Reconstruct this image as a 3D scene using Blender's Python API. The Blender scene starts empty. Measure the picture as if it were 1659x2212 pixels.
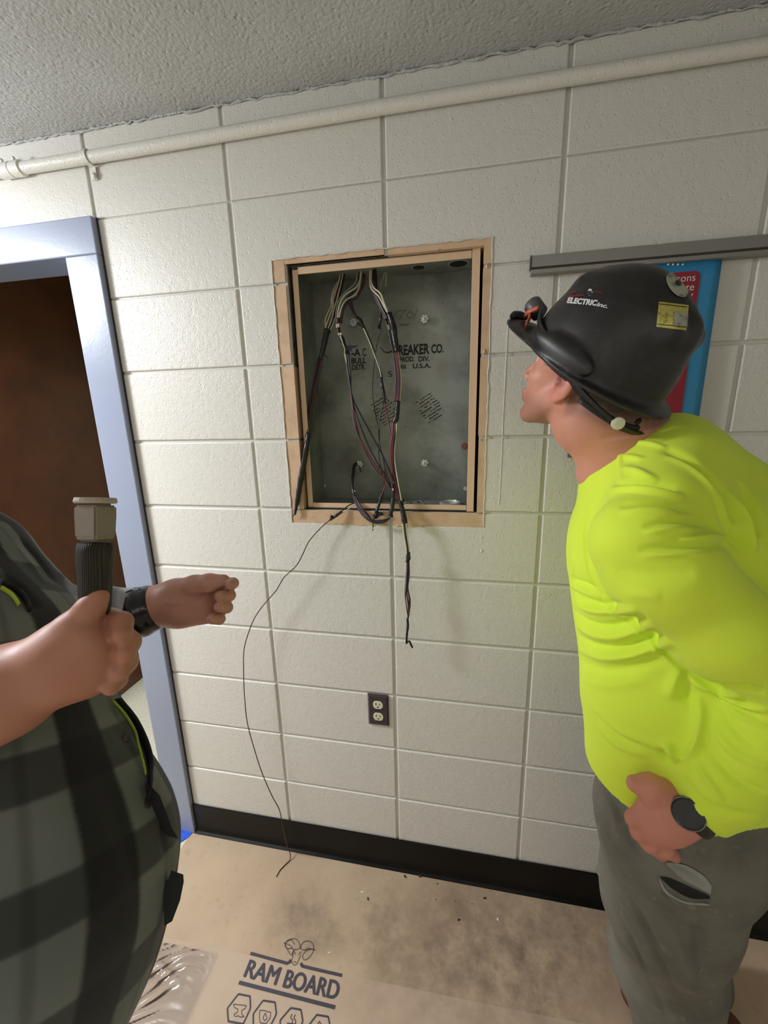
import bpy, bmesh, math, random
import numpy as np
from mathutils import Vector, Matrix
from mathutils.bvhtree import BVHTree
random.seed(7)
rng = np.random.RandomState(5)
S = bpy.context.scene
COL = S.collection

# ------------------------------------------------------------------ camera
F = 885.7
ROT = np.array([[0.98176, 0.18851, -0.024705], [0.020454, -0.233914, -0.972042], [-0.189019, 0.953807, -0.233504]])
CAM = np.array([0.60817, -1.12191, 1.59123])
cd = bpy.data.cameras.new('camera'); cam = bpy.data.objects.new('camera', cd); COL.objects.link(cam)
cd.sensor_fit = 'VERTICAL'; cd.sensor_height = 24.0; cd.sensor_width = 18.0
cd.lens = 24.0 * F / 2212.0; cd.clip_start = 0.02
cam.matrix_world = Matrix(((ROT[0][0], -ROT[1][0], -ROT[2][0], CAM[0]), (ROT[0][1], -ROT[1][1], -ROT[2][1], CAM[1]),
                           (ROT[0][2], -ROT[1][2], -ROT[2][2], CAM[2]), (0, 0, 0, 1)))
S.camera = cam
# ------------------------------------------------------------------ light
w = bpy.data.worlds.new('world'); S.world = w; w.use_nodes = True
w.node_tree.nodes['Background'].inputs[0].default_value = (0.8, 0.85, 0.9, 1)
w.node_tree.nodes['Background'].inputs[1].default_value = 0.04


def area(name, loc, rot, sx, sy, power, color):
    l = bpy.data.lights.new(name, 'AREA'); l.shape = 'RECTANGLE'; l.size = sx; l.size_y = sy
    l.energy = power; l.color = color
    o = bpy.data.objects.new(name, l); COL.objects.link(o); o.location = loc; o.rotation_euler = rot
    return o


KEY = (-1.35, -0.66, 2.10)
kl = bpy.data.lights.new('ceiling_glow_light', 'POINT'); kl.energy = 31; kl.color = (0.93, 0.965, 1.0); kl.shadow_soft_size = 0.10  # point light added to brighten the ceiling, no globe lamp there
ko = bpy.data.objects.new('ceiling_glow_light', kl); COL.objects.link(ko); ko.location = KEY
area('wrap_fixture_light', (KEY[0], KEY[1], 2.24), (0, 0, 0), 0.55, 0.22, 31, (0.935, 0.968, 1.0))
area('room_fill_light', (1.15, -2.2, 2.31), (0, 0, 0), 1.2, 0.6, 4, (1.0, 0.95, 0.86))  # unseen fill light added behind the camera to lift the room
S.view_settings.view_transform = 'Standard'
S.view_settings.look = 'None'
S.view_settings.gamma = 1.0
S.view_settings.use_curve_mapping = False
S.view_settings.exposure = 0.38
S.cycles.max_bounces = 8
S.cycles.caustics_reflective = False
S.cycles.caustics_refractive = False


# ------------------------------------------------------------------ helpers
def P(px, py, z):
    """point seen at a photo pixel, z metres along the view axis"""
    return CAM + z * (ROT.T @ np.array([(px - 829.5) / F, (py - 1106) / F, 1.0]))


def W(px, py, y=0.0, ax=1):
    d = ROT.T @ np.array([(px - 829.5) / F, (py - 1106) / F, 1.0])
    return CAM + (y - CAM[ax]) / d[ax] * d


def G(px, py, h=0.0):
    return W(px, py, h, 2)


def tag(o, label=None, cat=None, group=None, kind=None):
    if label: o['label'] = label
    if cat: o['category'] = cat
    if group: o['group'] = group
    if kind: o['kind'] = kind
    return o


def link(name, me, parent=None, mats=None):
    o = bpy.data.objects.new(name, me); COL.objects.link(o)
    if parent is not None:
        o.parent = parent
        if parent.location.length > 0 or parent.parent is not None:
            m = Matrix.Identity(4); p = parent
            while p is not None:
                m = Matrix.Translation(p.location) @ m; p = p.parent
            o.location = -m.translation
    if mats:
        for m in (mats if isinstance(mats, (list, tuple)) else [mats]): me.materials.append(m)
    return o


def empty(name, loc, label=None, cat=None, group=None):
    o = bpy.data.objects.new(name, None); COL.objects.link(o); o.location = tuple(float(v) for v in loc); o.empty_display_size = 0.05
    return tag(o, label, cat, group)


def mesh(name, v, f, mats, parent=None, smooth=False, auto=False):
    me = bpy.data.meshes.new(name); me.from_pydata([tuple(map(float, p)) for p in v], [], [tuple(map(int, q)) for q in f]); me.update()
    if smooth:
        me.shade_smooth()
    return link(name, me, parent, mats)


def bm_out(name, bm, mats, parent=None, smooth=False):
    bmesh.ops.recalc_face_normals(bm, faces=bm.faces)
    me = bpy.data.meshes.new(name); bm.to_mesh(me); bm.free()
    if smooth: me.shade_smooth()
    return link(name, me, parent, mats)


def add_box(bm, x0, x1, y0, y1, z0, z1, bev=0.0, seg=1):
    m = Matrix.Translation(((x0 + x1) / 2, (y0 + y1) / 2, (z0 + z1) / 2)) @ Matrix.Diagonal((abs(x1 - x0), abs(y1 - y0), abs(z1 - z0), 1))
    r = bmesh.ops.create_cube(bm, size=1.0, matrix=m)
    if bev:
        es = list({e for v in r['verts'] for e in v.link_edges})
        bmesh.ops.bevel(bm, geom=es, offset=bev, segments=seg, affect='EDGES', profile=0.5)


def box(name, x0, x1, y0, y1, z0, z1, mats, parent=None, bev=0.0, seg=1):
    bm = bmesh.new(); add_box(bm, x0, x1, y0, y1, z0, z1, bev, seg)
    return bm_out(name, bm, mats, parent)


def add_lathe(bm, prof, centre, axis, n=20, ang=0.0):
    """prof: list of (radius, along)"""
    a = Vector(axis).normalized(); q = Vector((0, 0, 1)).rotation_difference(a); c = Vector(centre)
    rings = []
    for r, t in prof:
        rings.append([bm.verts.new(c + q @ Vector((r * math.cos(ang + 2 * math.pi * k / n), r * math.sin(ang + 2 * math.pi * k / n), t))) for k in range(n)])
    for a_, b_ in zip(rings, rings[1:]):
        for k in range(n):
            bm.faces.new((a_[k], a_[(k + 1) % n], b_[(k + 1) % n], b_[k]))
    bm.faces.new(rings[0][::-1]); bm.faces.new(rings[-1])


def spline(pts, n=6):
    pts = [np.array(p, float) for p in pts]
    if len(pts) < 3:
        return [pts[0] + (pts[1] - pts[0]) * t for t in np.linspace(0, 1, n + 1)]
    e = [2 * pts[0] - pts[1]] + pts + [2 * pts[-1] - pts[-2]]
    out = []
    for i in range(1, len(e) - 2):
        for t in np.linspace(0, 1, n, endpoint=False):
            a, b, c, d = e[i - 1], e[i], e[i + 1], e[i + 2]
            out.append(0.5 * (2 * b + (c - a) * t + (2 * a - 5 * b + 4 * c - d) * t * t + (3 * b - a - 3 * c + d) * t ** 3))
    out.append(pts[-1])
    return out


def tube_geo(pts, r, sides=8, n=6, flat=1.0, noise=0.0):
    pts = spline(pts, n) if n else [np.array(p, float) for p in pts]
    N = len(pts); rad = np.interp(np.linspace(0, 1, N), np.linspace(0, 1, len(r)), r) if isinstance(r, (list, tuple)) else np.full(N, r)
    v = []; f = []
    up = None
    for i in range(N):
        t = pts[min(i + 1, N - 1)] - pts[max(i - 1, 0)]; t = t / (np.linalg.norm(t) + 1e-12)
        if up is None:
            up = np.array([0, -1, 0.]) if abs(t[1]) < 0.9 else np.array([1., 0, 0])
        up = up - t * np.dot(up, t); up /= np.linalg.norm(up) + 1e-12
        s = np.cross(t, up)
        rr = rad[i] * (1 + noise * (random.random() - .5))
        for k in range(sides):
            a = 2 * math.pi * k / sides
            v.append(pts[i] + rr * (math.cos(a) * s + flat * math.sin(a) * up))
    for i in range(N - 1):
        for k in range(sides):
            f.append((i * sides + k, i * sides + (k + 1) % sides, (i + 1) * sides + (k + 1) % sides, (i + 1) * sides + k))
    f.append(tuple(range(sides))[::-1]); f.append(tuple(range((N - 1) * sides, N * sides)))
    return v, f


def tube(name, pts, r, mats, parent=None, **k):
    v, f = tube_geo(pts, r, **k)
    return mesh(name, v, f, mats, parent, smooth=True)


def text_mesh(s, size=1.0, font_bold=0.0, shear=0.0, xs=1.0, spacing=1.0):
    cu = bpy.data.curves.new('lettering', 'FONT'); cu.body = s; cu.size = size; cu.offset = font_bold; cu.shear = shear
    cu.space_character = spacing; cu.align_x = 'CENTER'; cu.align_y = 'CENTER'
    o = bpy.data.objects.new('lettering', cu); COL.objects.link(o)
    dg = bpy.context.evaluated_depsgraph_get(); dg.update()
    me = bpy.data.meshes.new_from_object(o.evaluated_get(dg))
    v = np.array([tuple(p.co) for p in me.vertices]) * np.array([xs, 1, 1]); f = [tuple(p.vertices) for p in me.polygons]
    bpy.data.objects.remove(o); bpy.data.curves.remove(cu); bpy.data.meshes.remove(me)
    def sa(q): return sum(v[q[i]][0] * v[q[(i + 1) % len(q)]][1] - v[q[(i + 1) % len(q)]][0] * v[q[i]][1] for i in range(len(q)))
    ar = [sa(q) for q in f]; sg = 1 if sum(ar) > 0 else -1
    f = [q for q, a in zip(f, ar) if a * sg > 0]
    return v, f


# ------------------------------------------------------------------ materials
def lin(c):
    return tuple(((v / 255.0) / 12.92 if v / 255.0 <= 0.04045 else ((v / 255.0 + 0.055) / 1.055) ** 2.4) for v in c)


def mat(name, color, rough=0.6, metal=0.0, bumps=(), mottle=None, spec=0.5, sheen=0.0, coat=0.0, subs=0.0, col2=None, attr=None, alpha=None, trans=0.0):
    """bumps: (scale, strength, distance[, kind]); mottle: (scale, second colour, low, high)"""
    m = bpy.data.materials.new(name); m.use_nodes = True; nt = m.node_tree; N = nt.nodes; L = nt.links
    b = N['Principled BSDF']
    b.inputs['Base Color'].default_value = (*color, 1); b.inputs['Roughness'].default_value = rough
    b.inputs['Metallic'].default_value = metal; b.inputs['Specular IOR Level'].default_value = spec
    if sheen: b.inputs['Sheen Weight'].default_value = sheen
    if coat: b.inputs['Coat Weight'].default_value = coat
    if trans: b.inputs['Transmission Weight'].default_value = trans
    if alpha is not None: b.inputs['Alpha'].default_value = alpha
    if subs:
        b.inputs['Subsurface Weight'].default_value = subs; b.inputs['Subsurface Radius'].default_value = (0.012, 0.005, 0.003); b.inputs['Subsurface Scale'].default_value = 0.5
    tc = N.new('ShaderNodeTexCoord')
    src = None
    if attr:
        a = N.new('ShaderNodeVertexColor'); a.layer_name = attr; src = a.outputs['Color']; L.new(src, b.inputs['Base Color'])
    if mottle:
        ms = mottle if isinstance(mottle, list) else [mottle]
        for (sc, c2, lo, hi) in ms:
            n = N.new('ShaderNodeTexNoise'); n.inputs['Scale'].default_value = sc; n.inputs['Detail'].default_value = 6; n.inputs['Roughness'].default_value = 0.6
            L.new(tc.outputs['Object'], n.inputs['Vector'])
            r = N.new('ShaderNodeMapRange'); r.inputs['From Min'].default_value = lo; r.inputs['From Max'].default_value = hi
            L.new(n.outputs['Fac'], r.inputs['Value'])
            mx = N.new('ShaderNodeMix'); mx.data_type = 'RGBA'
            L.new(r.outputs['Result'], mx.inputs['Factor'])
            if src is None: mx.inputs['A'].default_value = (*color, 1)
            else: L.new(src, mx.inputs['A'])
            mx.inputs['B'].default_value = (*c2, 1); src = mx.outputs['Result']
        L.new(src, b.inputs['Base Color'])
    prev = None
    for bp in bumps:
        sc, st, di = bp[:3]; kind = bp[3] if len(bp) > 3 else 'noise'
        if kind == 'noise':
            n = N.new('ShaderNodeTexNoise'); n.inputs['Scale'].default_value = sc; n.inputs['Detail'].default_value = 4; out = n.outputs['Fac']
            L.new(tc.outputs['Object'], n.inputs['Vector'])
        elif kind == 'pits':
            n = N.new('ShaderNodeTexVoronoi'); n.inputs['Scale'].default_value = sc; L.new(tc.outputs['Object'], n.inputs['Vector'])
            r = N.new('ShaderNodeMapRange'); r.inputs['From Min'].default_value = 0.05; r.inputs['From Max'].default_value = 0.32; r.interpolation_type = 'SMOOTHSTEP'
            L.new(n.outputs['Distance'], r.inputs['Value']); out = r.outputs['Result']
        elif kind == 'weave':
            n = N.new('ShaderNodeTexWave'); n.inputs['Scale'].default_value = sc; L.new(tc.outputs['Object'], n.inputs['Vector']); out = n.outputs['Fac']
        bu = N.new('ShaderNodeBump'); bu.inputs['Strength'].default_value = st; bu.inputs['Distance'].default_value = di
        L.new(out, bu.inputs['Height'])
        if prev is not None: L.new(prev, bu.inputs['Normal'])
        prev = bu.outputs['Normal']
    if prev is not None: L.new(prev, b.inputs['Normal'])
    return m


M = {}
M['wall'] = mat('wall_paint', lin((222, 219, 212)), 0.34, bumps=[(330, 0.65, 0.0012), (60, 0.45, 0.0022), (95, 0.38, 0.0015, 'pits')])
M['mortar'] = mat('joint_paint', lin((214, 211, 204)), 0.4, bumps=[(200, 0.4, 0.001)])
M['ceiling'] = mat('ceiling_paint', lin((196, 197, 197)), 0.8, bumps=[(120, 0.9, 0.004), (420, 0.5, 0.0015), (60, 0.4, 0.004, 'pits')], mottle=(3, lin((184, 184, 182)), .35, .65))
M['tan'] = mat('old_tan_paint', lin((216, 184, 152)), 0.5, bumps=[(180, 0.4, 0.001)], mottle=[(18, lin((196, 162, 132)), .45, .7), (60, lin((120, 84, 60)), .66, .75)])
M['tan_metal'] = mat('tan_painted_steel', lin((222, 190, 158)), 0.42, bumps=[(90, 0.15, 0.0006)], mottle=[(70, lin((130, 95, 70)), .70, .76)])
M['rawblock'] = mat('bare_block', lin((120, 108, 98)), 0.9, bumps=[(120, 0.9, 0.004)], mottle=(40, lin((70, 55, 50)), .5, .7))
M['galv'] = mat('galvanised_steel', lin((156, 160, 152)), 0.50, 0.35, bumps=[(25, 0.15, 0.002)], mottle=[(7, lin((108, 112, 104)), .4, .7), (22, lin((160, 165, 158)), .55, .8), (45, lin((92, 80, 76)), .66, .78)])
M['darkhole'] = mat('dark_inside', (0.012, 0.012, 0.012), 0.9)
M['zinc'] = mat('zinc_hardware', lin((215, 216, 212)), 0.42, 0.35, bumps=[(300, .2, .0005)])
M['copper'] = mat('copper_ring', lin((150, 98, 82)), 0.45, 0.5)
M['ink'] = mat('stencil_ink', lin((38, 38, 36)), 0.8)
M['pencil'] = mat('pencil_mark', lin((96, 98, 94)), 0.8)
M['wire_black'] = mat('wire_black', (0.012, 0.012, 0.013), 0.35)
M['tape'] = mat('electrical_tape', (0.010, 0.010, 0.011), 0.28, bumps=[(70, 0.4, 0.002)])
M['wire_white'] = mat('wire_white', lin((205, 198, 170)), 0.45)
M['wire_red'] = mat('wire_red', lin((112, 28, 38)), 0.4)
M['wire_brown'] = mat('wire_brown', lin((78, 42, 34)), 0.45)
M['wire_blue'] = mat('wire_blue', lin((44, 46, 74)), 0.4)
M['wire_plum'] = mat('wire_plum', lin((66, 42, 56)), 0.4)
M['shrink'] = mat('maroon_sleeve', lin((62, 24, 24)), 0.5)
M['base'] = mat('black_rubber_base', (0.0035, 0.0035, 0.0035), 0.36, spec=0.22, bumps=[(9, 0.2, 0.004)], mottle=(240, lin((40, 40, 40)), .74, .80))
M['frame'] = mat('door_frame_enamel', lin((146, 154, 176)), 0.27, bumps=[(130, 0.12, 0.0012), (25, .1, .002)])
M['wood'] = mat('brown_door', lin((122, 70, 38)), 0.45, bumps=[(60, .08, .001)], mottle=(6, lin((104, 58, 30)), .4, .7))
M['greenwall'] = mat('grey_green_wall', lin((128, 142, 132)), 0.6, bumps=[(200, .2, .001)])
M['terrazzo'] = mat('cream_floor', lin((222, 216, 196)), 0.4, mottle=(120, lin((190, 180, 155)), .55, .62))
M['board'] = mat('floor_board_kraft', lin((196, 172, 144)), 0.62, bumps=[(90, .12, .001)], mottle=[(2.6, lin((178, 152, 126)), .42, .70), (30, lin((172, 147, 120)), .58, .8)])
M['board2'] = mat('floor_board_printed', lin((196, 172, 150)), 0.45, bumps=[(9, .25, .003), (90, .12, .001)], mottle=[(3.5, lin((186, 160, 138)), .4, .7)])
M['print'] = mat('board_ink', lin((66, 62, 70)), 0.5)
M['dust'] = mat('grey_dust', lin((120, 100, 86)), 0.9)
M['plate'] = mat('outlet_plate', lin((62, 56, 58)), 0.35)
M['ivory'] = mat('ivory_plastic', lin((226, 222, 196)), 0.35)
M['alu'] = mat('aluminium_rail', lin((150, 148, 144)), 0.38, 0.6, bumps=[(300, .1, .0005)])
M['alu_dark'] = mat('rail_slot', lin((60, 58, 56)), 0.6)
M['poster_blue'] = mat('poster_blue', lin((52, 140, 190)), 0.35)
M['poster_red'] = mat('poster_red', lin((150, 28, 44)), 0.35)
M['poster_white'] = mat('poster_white', lin((225, 225, 225)), 0.4)
M['bluetape'] = mat('blue_tape', lin((38, 88, 215)), 0.5, bumps=[(40, .6, .004)])
M['greymount'] = mat('grey_plate', lin((110, 110, 105)), 0.4)
M['chip_dark'] = mat('dark_chip', lin((62, 48, 40)), 0.9)
M['chip_white'] = mat('white_chip', lin((232, 230, 222)), 0.6)


def film_material():
    m = bpy.data.materials.new('clear_film'); m.use_nodes = True; nt = m.node_tree; N = nt.nodes; L = nt.links
    N.remove(N['Principled BSDF']); out = N['Material Output']
    g = N.new('ShaderNodeBsdfGlossy'); g.inputs['Roughness'].default_value = 0.16; g.inputs['Color'].default_value = (1, 1, 1, 1)
    t = N.new('ShaderNodeBsdfTransparent'); t.inputs['Color'].default_value = (0.97, 0.97, 0.97, 1)
    mx = N.new('ShaderNodeMixShader')
    fr = N.new('ShaderNodeFresnel'); fr.inputs['IOR'].default_value = 1.5
    L.new(fr.outputs[0], mx.inputs[0]); L.new(t.outputs[0], mx.inputs[1]); L.new(g.outputs[0], mx.inputs[2]); L.new(mx.outputs[0], out.inputs[0])
    return m


M['film'] = film_material()


def dirt_and_shade(m, spots):
    """trodden-in dirt plus leg shade painted in at fixed places on the floor: (x, y, radius, strength, colour)"""
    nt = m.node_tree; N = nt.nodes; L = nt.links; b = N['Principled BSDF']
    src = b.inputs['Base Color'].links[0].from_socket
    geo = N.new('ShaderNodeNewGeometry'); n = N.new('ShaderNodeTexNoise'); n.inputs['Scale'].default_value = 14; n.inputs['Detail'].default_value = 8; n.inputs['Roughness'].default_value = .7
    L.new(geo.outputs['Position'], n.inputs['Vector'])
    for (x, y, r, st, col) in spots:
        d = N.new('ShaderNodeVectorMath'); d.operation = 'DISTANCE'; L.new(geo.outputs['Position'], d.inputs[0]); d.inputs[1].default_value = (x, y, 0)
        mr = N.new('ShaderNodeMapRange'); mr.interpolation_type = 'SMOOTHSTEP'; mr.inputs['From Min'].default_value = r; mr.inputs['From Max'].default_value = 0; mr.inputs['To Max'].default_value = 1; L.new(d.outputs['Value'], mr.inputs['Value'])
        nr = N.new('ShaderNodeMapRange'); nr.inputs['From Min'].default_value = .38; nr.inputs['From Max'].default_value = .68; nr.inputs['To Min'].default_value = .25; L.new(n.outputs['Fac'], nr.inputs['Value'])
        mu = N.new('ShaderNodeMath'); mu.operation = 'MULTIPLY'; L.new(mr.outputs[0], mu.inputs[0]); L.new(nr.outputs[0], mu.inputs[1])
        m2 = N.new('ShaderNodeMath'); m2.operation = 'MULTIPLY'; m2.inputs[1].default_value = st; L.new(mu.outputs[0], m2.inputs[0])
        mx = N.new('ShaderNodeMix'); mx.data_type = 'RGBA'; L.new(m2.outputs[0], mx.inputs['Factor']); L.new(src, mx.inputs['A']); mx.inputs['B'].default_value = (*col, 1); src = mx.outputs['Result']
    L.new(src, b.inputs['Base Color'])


_dirt_shade = lin((104, 84, 70))
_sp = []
for (px, py, r, st) in ((648, 1985, .16, .75), (700, 2030, .10, .55), (900, 2080, .30, .7), (1120, 2100, .34, .9), (1250, 2000, .26, .7), (1000, 1960, .22, .45), (820, 1990, .16, .4)):  # right-hand patches partly paint in the man's leg shadow
    g_ = G(px, py); _sp.append((g_[0], g_[1], r, st, _dirt_shade))
dirt_and_shade(M['board'], _sp); dirt_and_shade(M['board2'], [(a, b, r, s_ * .55, c) for a, b, r, s_, c in _sp])
# ------------------------------------------------------------------ setting
H0 = 0.3048 - 0.2032 * 2        # lowest course line is below the floor
ZJ = [0.1016 + 0.2032 * k for k in range(12)]       # bed joints
ZC = 2.34
OUT = (0.104, 0.664, 1.279, 1.988)   # rim of stripped paint round the opening
HOLE = (0.141, 0.646, 1.317, 1.976)
DOORX0, DOORX1, DOORZ = -1.53, -0.404, 2.137

# wall at the back: mortar core with the openings, blocks as parts
bm = bmesh.new()
Y0, Y1 = 0.0045, 0.30
for (x0, x1, z0, z1) in ((-2.6, DOORX0, 0, ZC), (DOORX0, DOORX1, DOORZ - .01, ZC), (DOORX1, HOLE[0], 0, ZC), (HOLE[1], 2.7, 0, ZC),
                         (HOLE[0], HOLE[1], 0, HOLE[2]), (HOLE[0], HOLE[1], HOLE[3], ZC)):
    add_box(bm, x0, x1, Y0, 0.19, z0, z1)
wall = bm_out('wall_back', bm, M['mortar']); tag(wall, kind='structure')

blk = {}


def block(x0, x1, z0, z1, gx=0.009, gb=0.008, gt=0.008, dy=0.0):
    """one block face between joint lines; small gaps for the nearly filled joints"""
    key = (round(x1 - x0, 4), round(z1 - z0, 4), gx, gb, gt)
    if key not in blk:
        w_, h_ = x1 - x0, z1 - z0
        bm = bmesh.new()
        X0, X1, Z0, Z1 = gx / 2, w_ - gx / 2, gb / 2, h_ - gt / 2
        b_ = 0.0032
        outer = [(X0, Z0), (X1, Z0), (X1, Z1), (X0, Z1)]
        rings = []
        for (ins, yy) in ((0, 0.02), (0, 0.0030), (b_ * .35, 0.0010), (b_, 0.0)):
            rings.append([bm.verts.new((x + (ins if x == X0 else -ins), yy, z + (ins if z == Z0 else -ins))) for x, z in outer])
        for a, b2 in zip(rings, rings[1:]):
            for k in range(4): bm.faces.new((a[k], a[(k + 1) % 4], b2[(k + 1) % 4], b2[k]))
        bm.faces.new(rings[-1])
        bmesh.ops.recalc_face_normals(bm, faces=bm.faces)
        me = bpy.data.meshes.new('block'); bm.to_mesh(me); bm.free(); me.materials.append(M['wall'])
        if me.polygons[-1].normal.y > 0: me.flip_normals()
        blk[key] = me
    o = bpy.data.objects.new('block', blk[key]); COL.objects.link(o); o.parent = wall; o.location = (x0, dy, z0)


xs = [-2.6 + 0, -2.4384, -2.032, -1.6256, -1.2192, -0.8128, -0.4064, 0, 0.4064, 0.8128, 1.2192, 1.6256, 2.032, 2.4384, 2.7]
zs = [0.0] + ZJ[:11] + [ZC]


def sub_rect(r, c):
    """r minus c as up to four rectangles"""
    x0, x1, z0, z1 = r; a0, a1, b0, b1 = c
    if x1 <= a0 or x0 >= a1 or z1 <= b0 or z0 >= b1: return [r]
    out = []
    if z0 < b0: out.append((x0, x1, z0, b0))
    if z1 > b1: out.append((x0, x1, b1, z1))
    m0, m1 = max(z0, b0), min(z1, b1)
    if x0 < a0: out.append((x0, a0, m0, m1))
    if x1 > a1: out.append((a1, x1, m0, m1))
    return [q for q in out if q[1] - q[0] > .006 and q[3] - q[2] > .006]


def lshape(x0, x1, z0, z1, c, gx, gb, gt):
    """a block notched by the panel rim, one mesh built from a cell grid"""
    X = sorted({x0 + gx / 2, x1 - gx / 2} | {v for v in (c[0], c[1]) if x0 + gx / 2 < v < x1 - gx / 2})
    Z = sorted({z0 + gb / 2, z1 - gt / 2} | {v for v in (c[2], c[3]) if z0 + gb / 2 < v < z1 - gt / 2})
    bm = bmesh.new(); cache = {}

    def V(x, y, z):
        k = (round(x, 5), round(y, 5), round(z, 5))
        if k not in cache: cache[k] = bm.verts.new(k)
        return cache[k]
    cells = set()
    for i in range(len(X) - 1):
        for j in range(len(Z) - 1):
            mx, mz = (X[i] + X[i + 1]) / 2, (Z[j] + Z[j + 1]) / 2
            if not (c[0] < mx < c[1] and c[2] < mz < c[3]): cells.add((i, j))
    if not cells: bm.free(); return
    for (i, j) in cells:
        a, b, d, e = X[i], X[i + 1], Z[j], Z[j + 1]
        bm.faces.new((V(a, 0, d), V(b, 0, d), V(b, 0, e), V(a, 0, e)))
        for (di, dj, p, q) in ((-1, 0, (a, d), (a, e)), (1, 0, (b, d), (b, e)), (0, -1, (a, d), (b, d)), (0, 1, (a, e), (b, e))):
            if (i + di, j + dj) not in cells:
                bm.faces.new((V(p[0], 0, p[1]), V(q[0], 0, q[1]), V(q[0], .02, q[1]), V(p[0], .02, p[1])))
    bmesh.ops.recalc_face_normals(bm, faces=bm.faces)
    es = [e for e in bm.edges if abs(e.verts[0].co.y) < 1e-6 and abs(e.verts[1].co.y) < 1e-6 and any(abs(f.normal.y) < .5 for f in e.link_faces)]
    bmesh.ops.bevel(bm, geom=es, offset=0.0028, segments=2, affect='EDGES', profile=0.5)
    bm_out('block', bm, M['wall'], wall)


for i in range(len(xs) - 1):
    for j in range(len(zs) - 1):
        x0, x1, z0, z1 = xs[i], xs[i + 1], zs[j], zs[j + 1]
        gb = 0.0022 if abs(z0 - ZJ[10]) < 1e-3 else 0.0078
        gt = 0.0022 if abs(z1 - ZJ[10]) < 1e-3 else 0.0078
        gb = 0.0045 if abs(z0 - ZJ[9]) < 1e-3 else gb
        gt = 0.0045 if abs(z1 - ZJ[9]) < 1e-3 else gt
        if z1 > ZC - .01: gt = 0.0
        if DOORX0 < (x0 + x1) / 2 < DOORX1 and z1 < 2.14: continue
        if x0 < DOORX0 < x1 and z1 < 2.14:
            x1 = DOORX0
        if x1 <= OUT[0] or x0 >= OUT[1] or z1 <= OUT[2] or z0 >= OUT[3]:
            block(x0, x1, z0, z1, gx=random.choice([.0085, .0095]), gb=gb, gt=gt, dy=random.uniform(-.0006, .0006))
        else:
            lshape(x0, x1, z0, z1, OUT, .009, gb, gt)

# stripped tan rim round the opening, cut where the courses meet
def ragged(name, x0, x1, z0, z1, amp, side, m, y0=0.0005, y1=.19):
    """flat strip whose outer edge is torn; side tells which edge"""
    n = 26; v = []; f = []
    horiz = side in 'tb'
    for i in range(n + 1):
        t = i / n; e = amp * (random.random() + .35 * math.sin(i * 1.7))
        if horiz:
            x = x0 + (x1 - x0) * t
            a, b = (z0, z1 + e) if side == 't' else (z0 - e, z1)
            v += [(x, y0, a), (x, y0, b), (x, y1, a)]
        else:
            z = z0 + (z1 - z0) * t
            a, b = (x0 - e, x1) if side == 'l' else (x0, x1 + e)
            v += [(a, y0, z), (b, y0, z), ((b if side == 'l' else a), y1, z)]
    for i in range(n):
        k = i * 3; f.append((k, k + 3, k + 4, k + 1))
        inner = 0 if (horiz and side == 't') or side == 'r' else 1
        f.append((k + inner, k + 2, k + 5, k + 3 + inner))
    return mesh(name, v, f, m, wall)


cut = [HOLE[2] - .0005, ZJ[6], ZJ[7], ZJ[8], ZJ[9], OUT[3]]
for a, b in zip(cut, cut[1:]):
    g0 = 0.0 if a < OUT[2] + .05 else .0035; g1 = 0.0 if b == OUT[3] else .0035
    o = ragged('bare_strip', OUT[0] - .0005, HOLE[0] - (0.004 if a > 1.6 else -.002), a + g0, b - g1, .0035, 'l', M['tan'])
    o = ragged('bare_strip', HOLE[1] + random.uniform(-.002, .001), OUT[1] + .0005, a + g0, b - g1, .0035, 'r', M['tan'])
for a, b in ((OUT[0], .4020), (.4110, OUT[1])):
    ragged('bare_strip', a, b, OUT[2], HOLE[2] + .001, .003, 'b', M['tan'])
    ragged('bare_strip', a, b, HOLE[3] - (0.000 if a < .3 else .002), OUT[3], .002, 't', M['tan'], .0010)
# torn white paint lip outside the tan rim, and yellow old-glue line under it
def lip(pts, m, r=0.0014, nm='paint_edge'):
    q = []
    for a, b in zip(pts, pts[1:]):
        n = 40
        for i in range(n): q.append((a[0] + (b[0] - a[0]) * i / n + random.uniform(-.0014, .0014), -0.0006, a[1] + (b[1] - a[1]) * i / n + random.uniform(-.0014, .0014)))
    q.append((pts[-1][0], -0.0006, pts[-1][1]))
    v, f = tube_geo([np.array(p) for p in q], [r] * 3, sides=5, n=0, noise=.9)
    return mesh(nm, v, f, m, wall, smooth=True)


lip([(OUT[0] - .001, OUT[3]), (OUT[0] - .001, OUT[2])], M['wall'])
lip([(OUT[0], OUT[3] + .001), (OUT[1], OUT[3] + .001), (OUT[1] + .001, OUT[2])], M['wall'])
M['glue'] = mat('yellowed_glue', lin((206, 184, 120)), 0.5)
lip([(.20, OUT[2] - .0015), (.40, OUT[2] - .0020)], M['glue'], .0016, 'glue_line')
lip([(.412, OUT[2] - .0010), (.50, OUT[2] - .0020)], M['glue'], .0022, 'glue_line')
# small lumps, drips and a painted-over vertical crack
for (px, py, r) in ((1052, 575, .006), (1046, 760, .006), (1038, 950, .004), (975, 258, .004), (1040, 1160, .004), (1040, 1190, .005), (1198, 1490, .003), (1238, 1488, .003), (812, 1487, .003)):
    c = W(px, py); bm = bmesh.new()
    bmesh.ops.create_icosphere(bm, subdivisions=2, radius=1, matrix=Matrix.Translation((c[0], 0.0, c[2])) @ Matrix.Diagonal((r * .55, r * .5, r, 1)))
    bm_out('paint_drip', bm, M['tan'] if px in (1052, 1046, 1038) else M['wall'], wall, True)
lc = [W(px, py, -.0002) for px, py in ((1098, 690), (1095, 745), (1091, 830), (1087, 900), (1084, 980), (1080, 1060), (1078, 1090))]
tube('paint_crack', lc, .0011, M['wall'], wall, sides=5)

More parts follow.
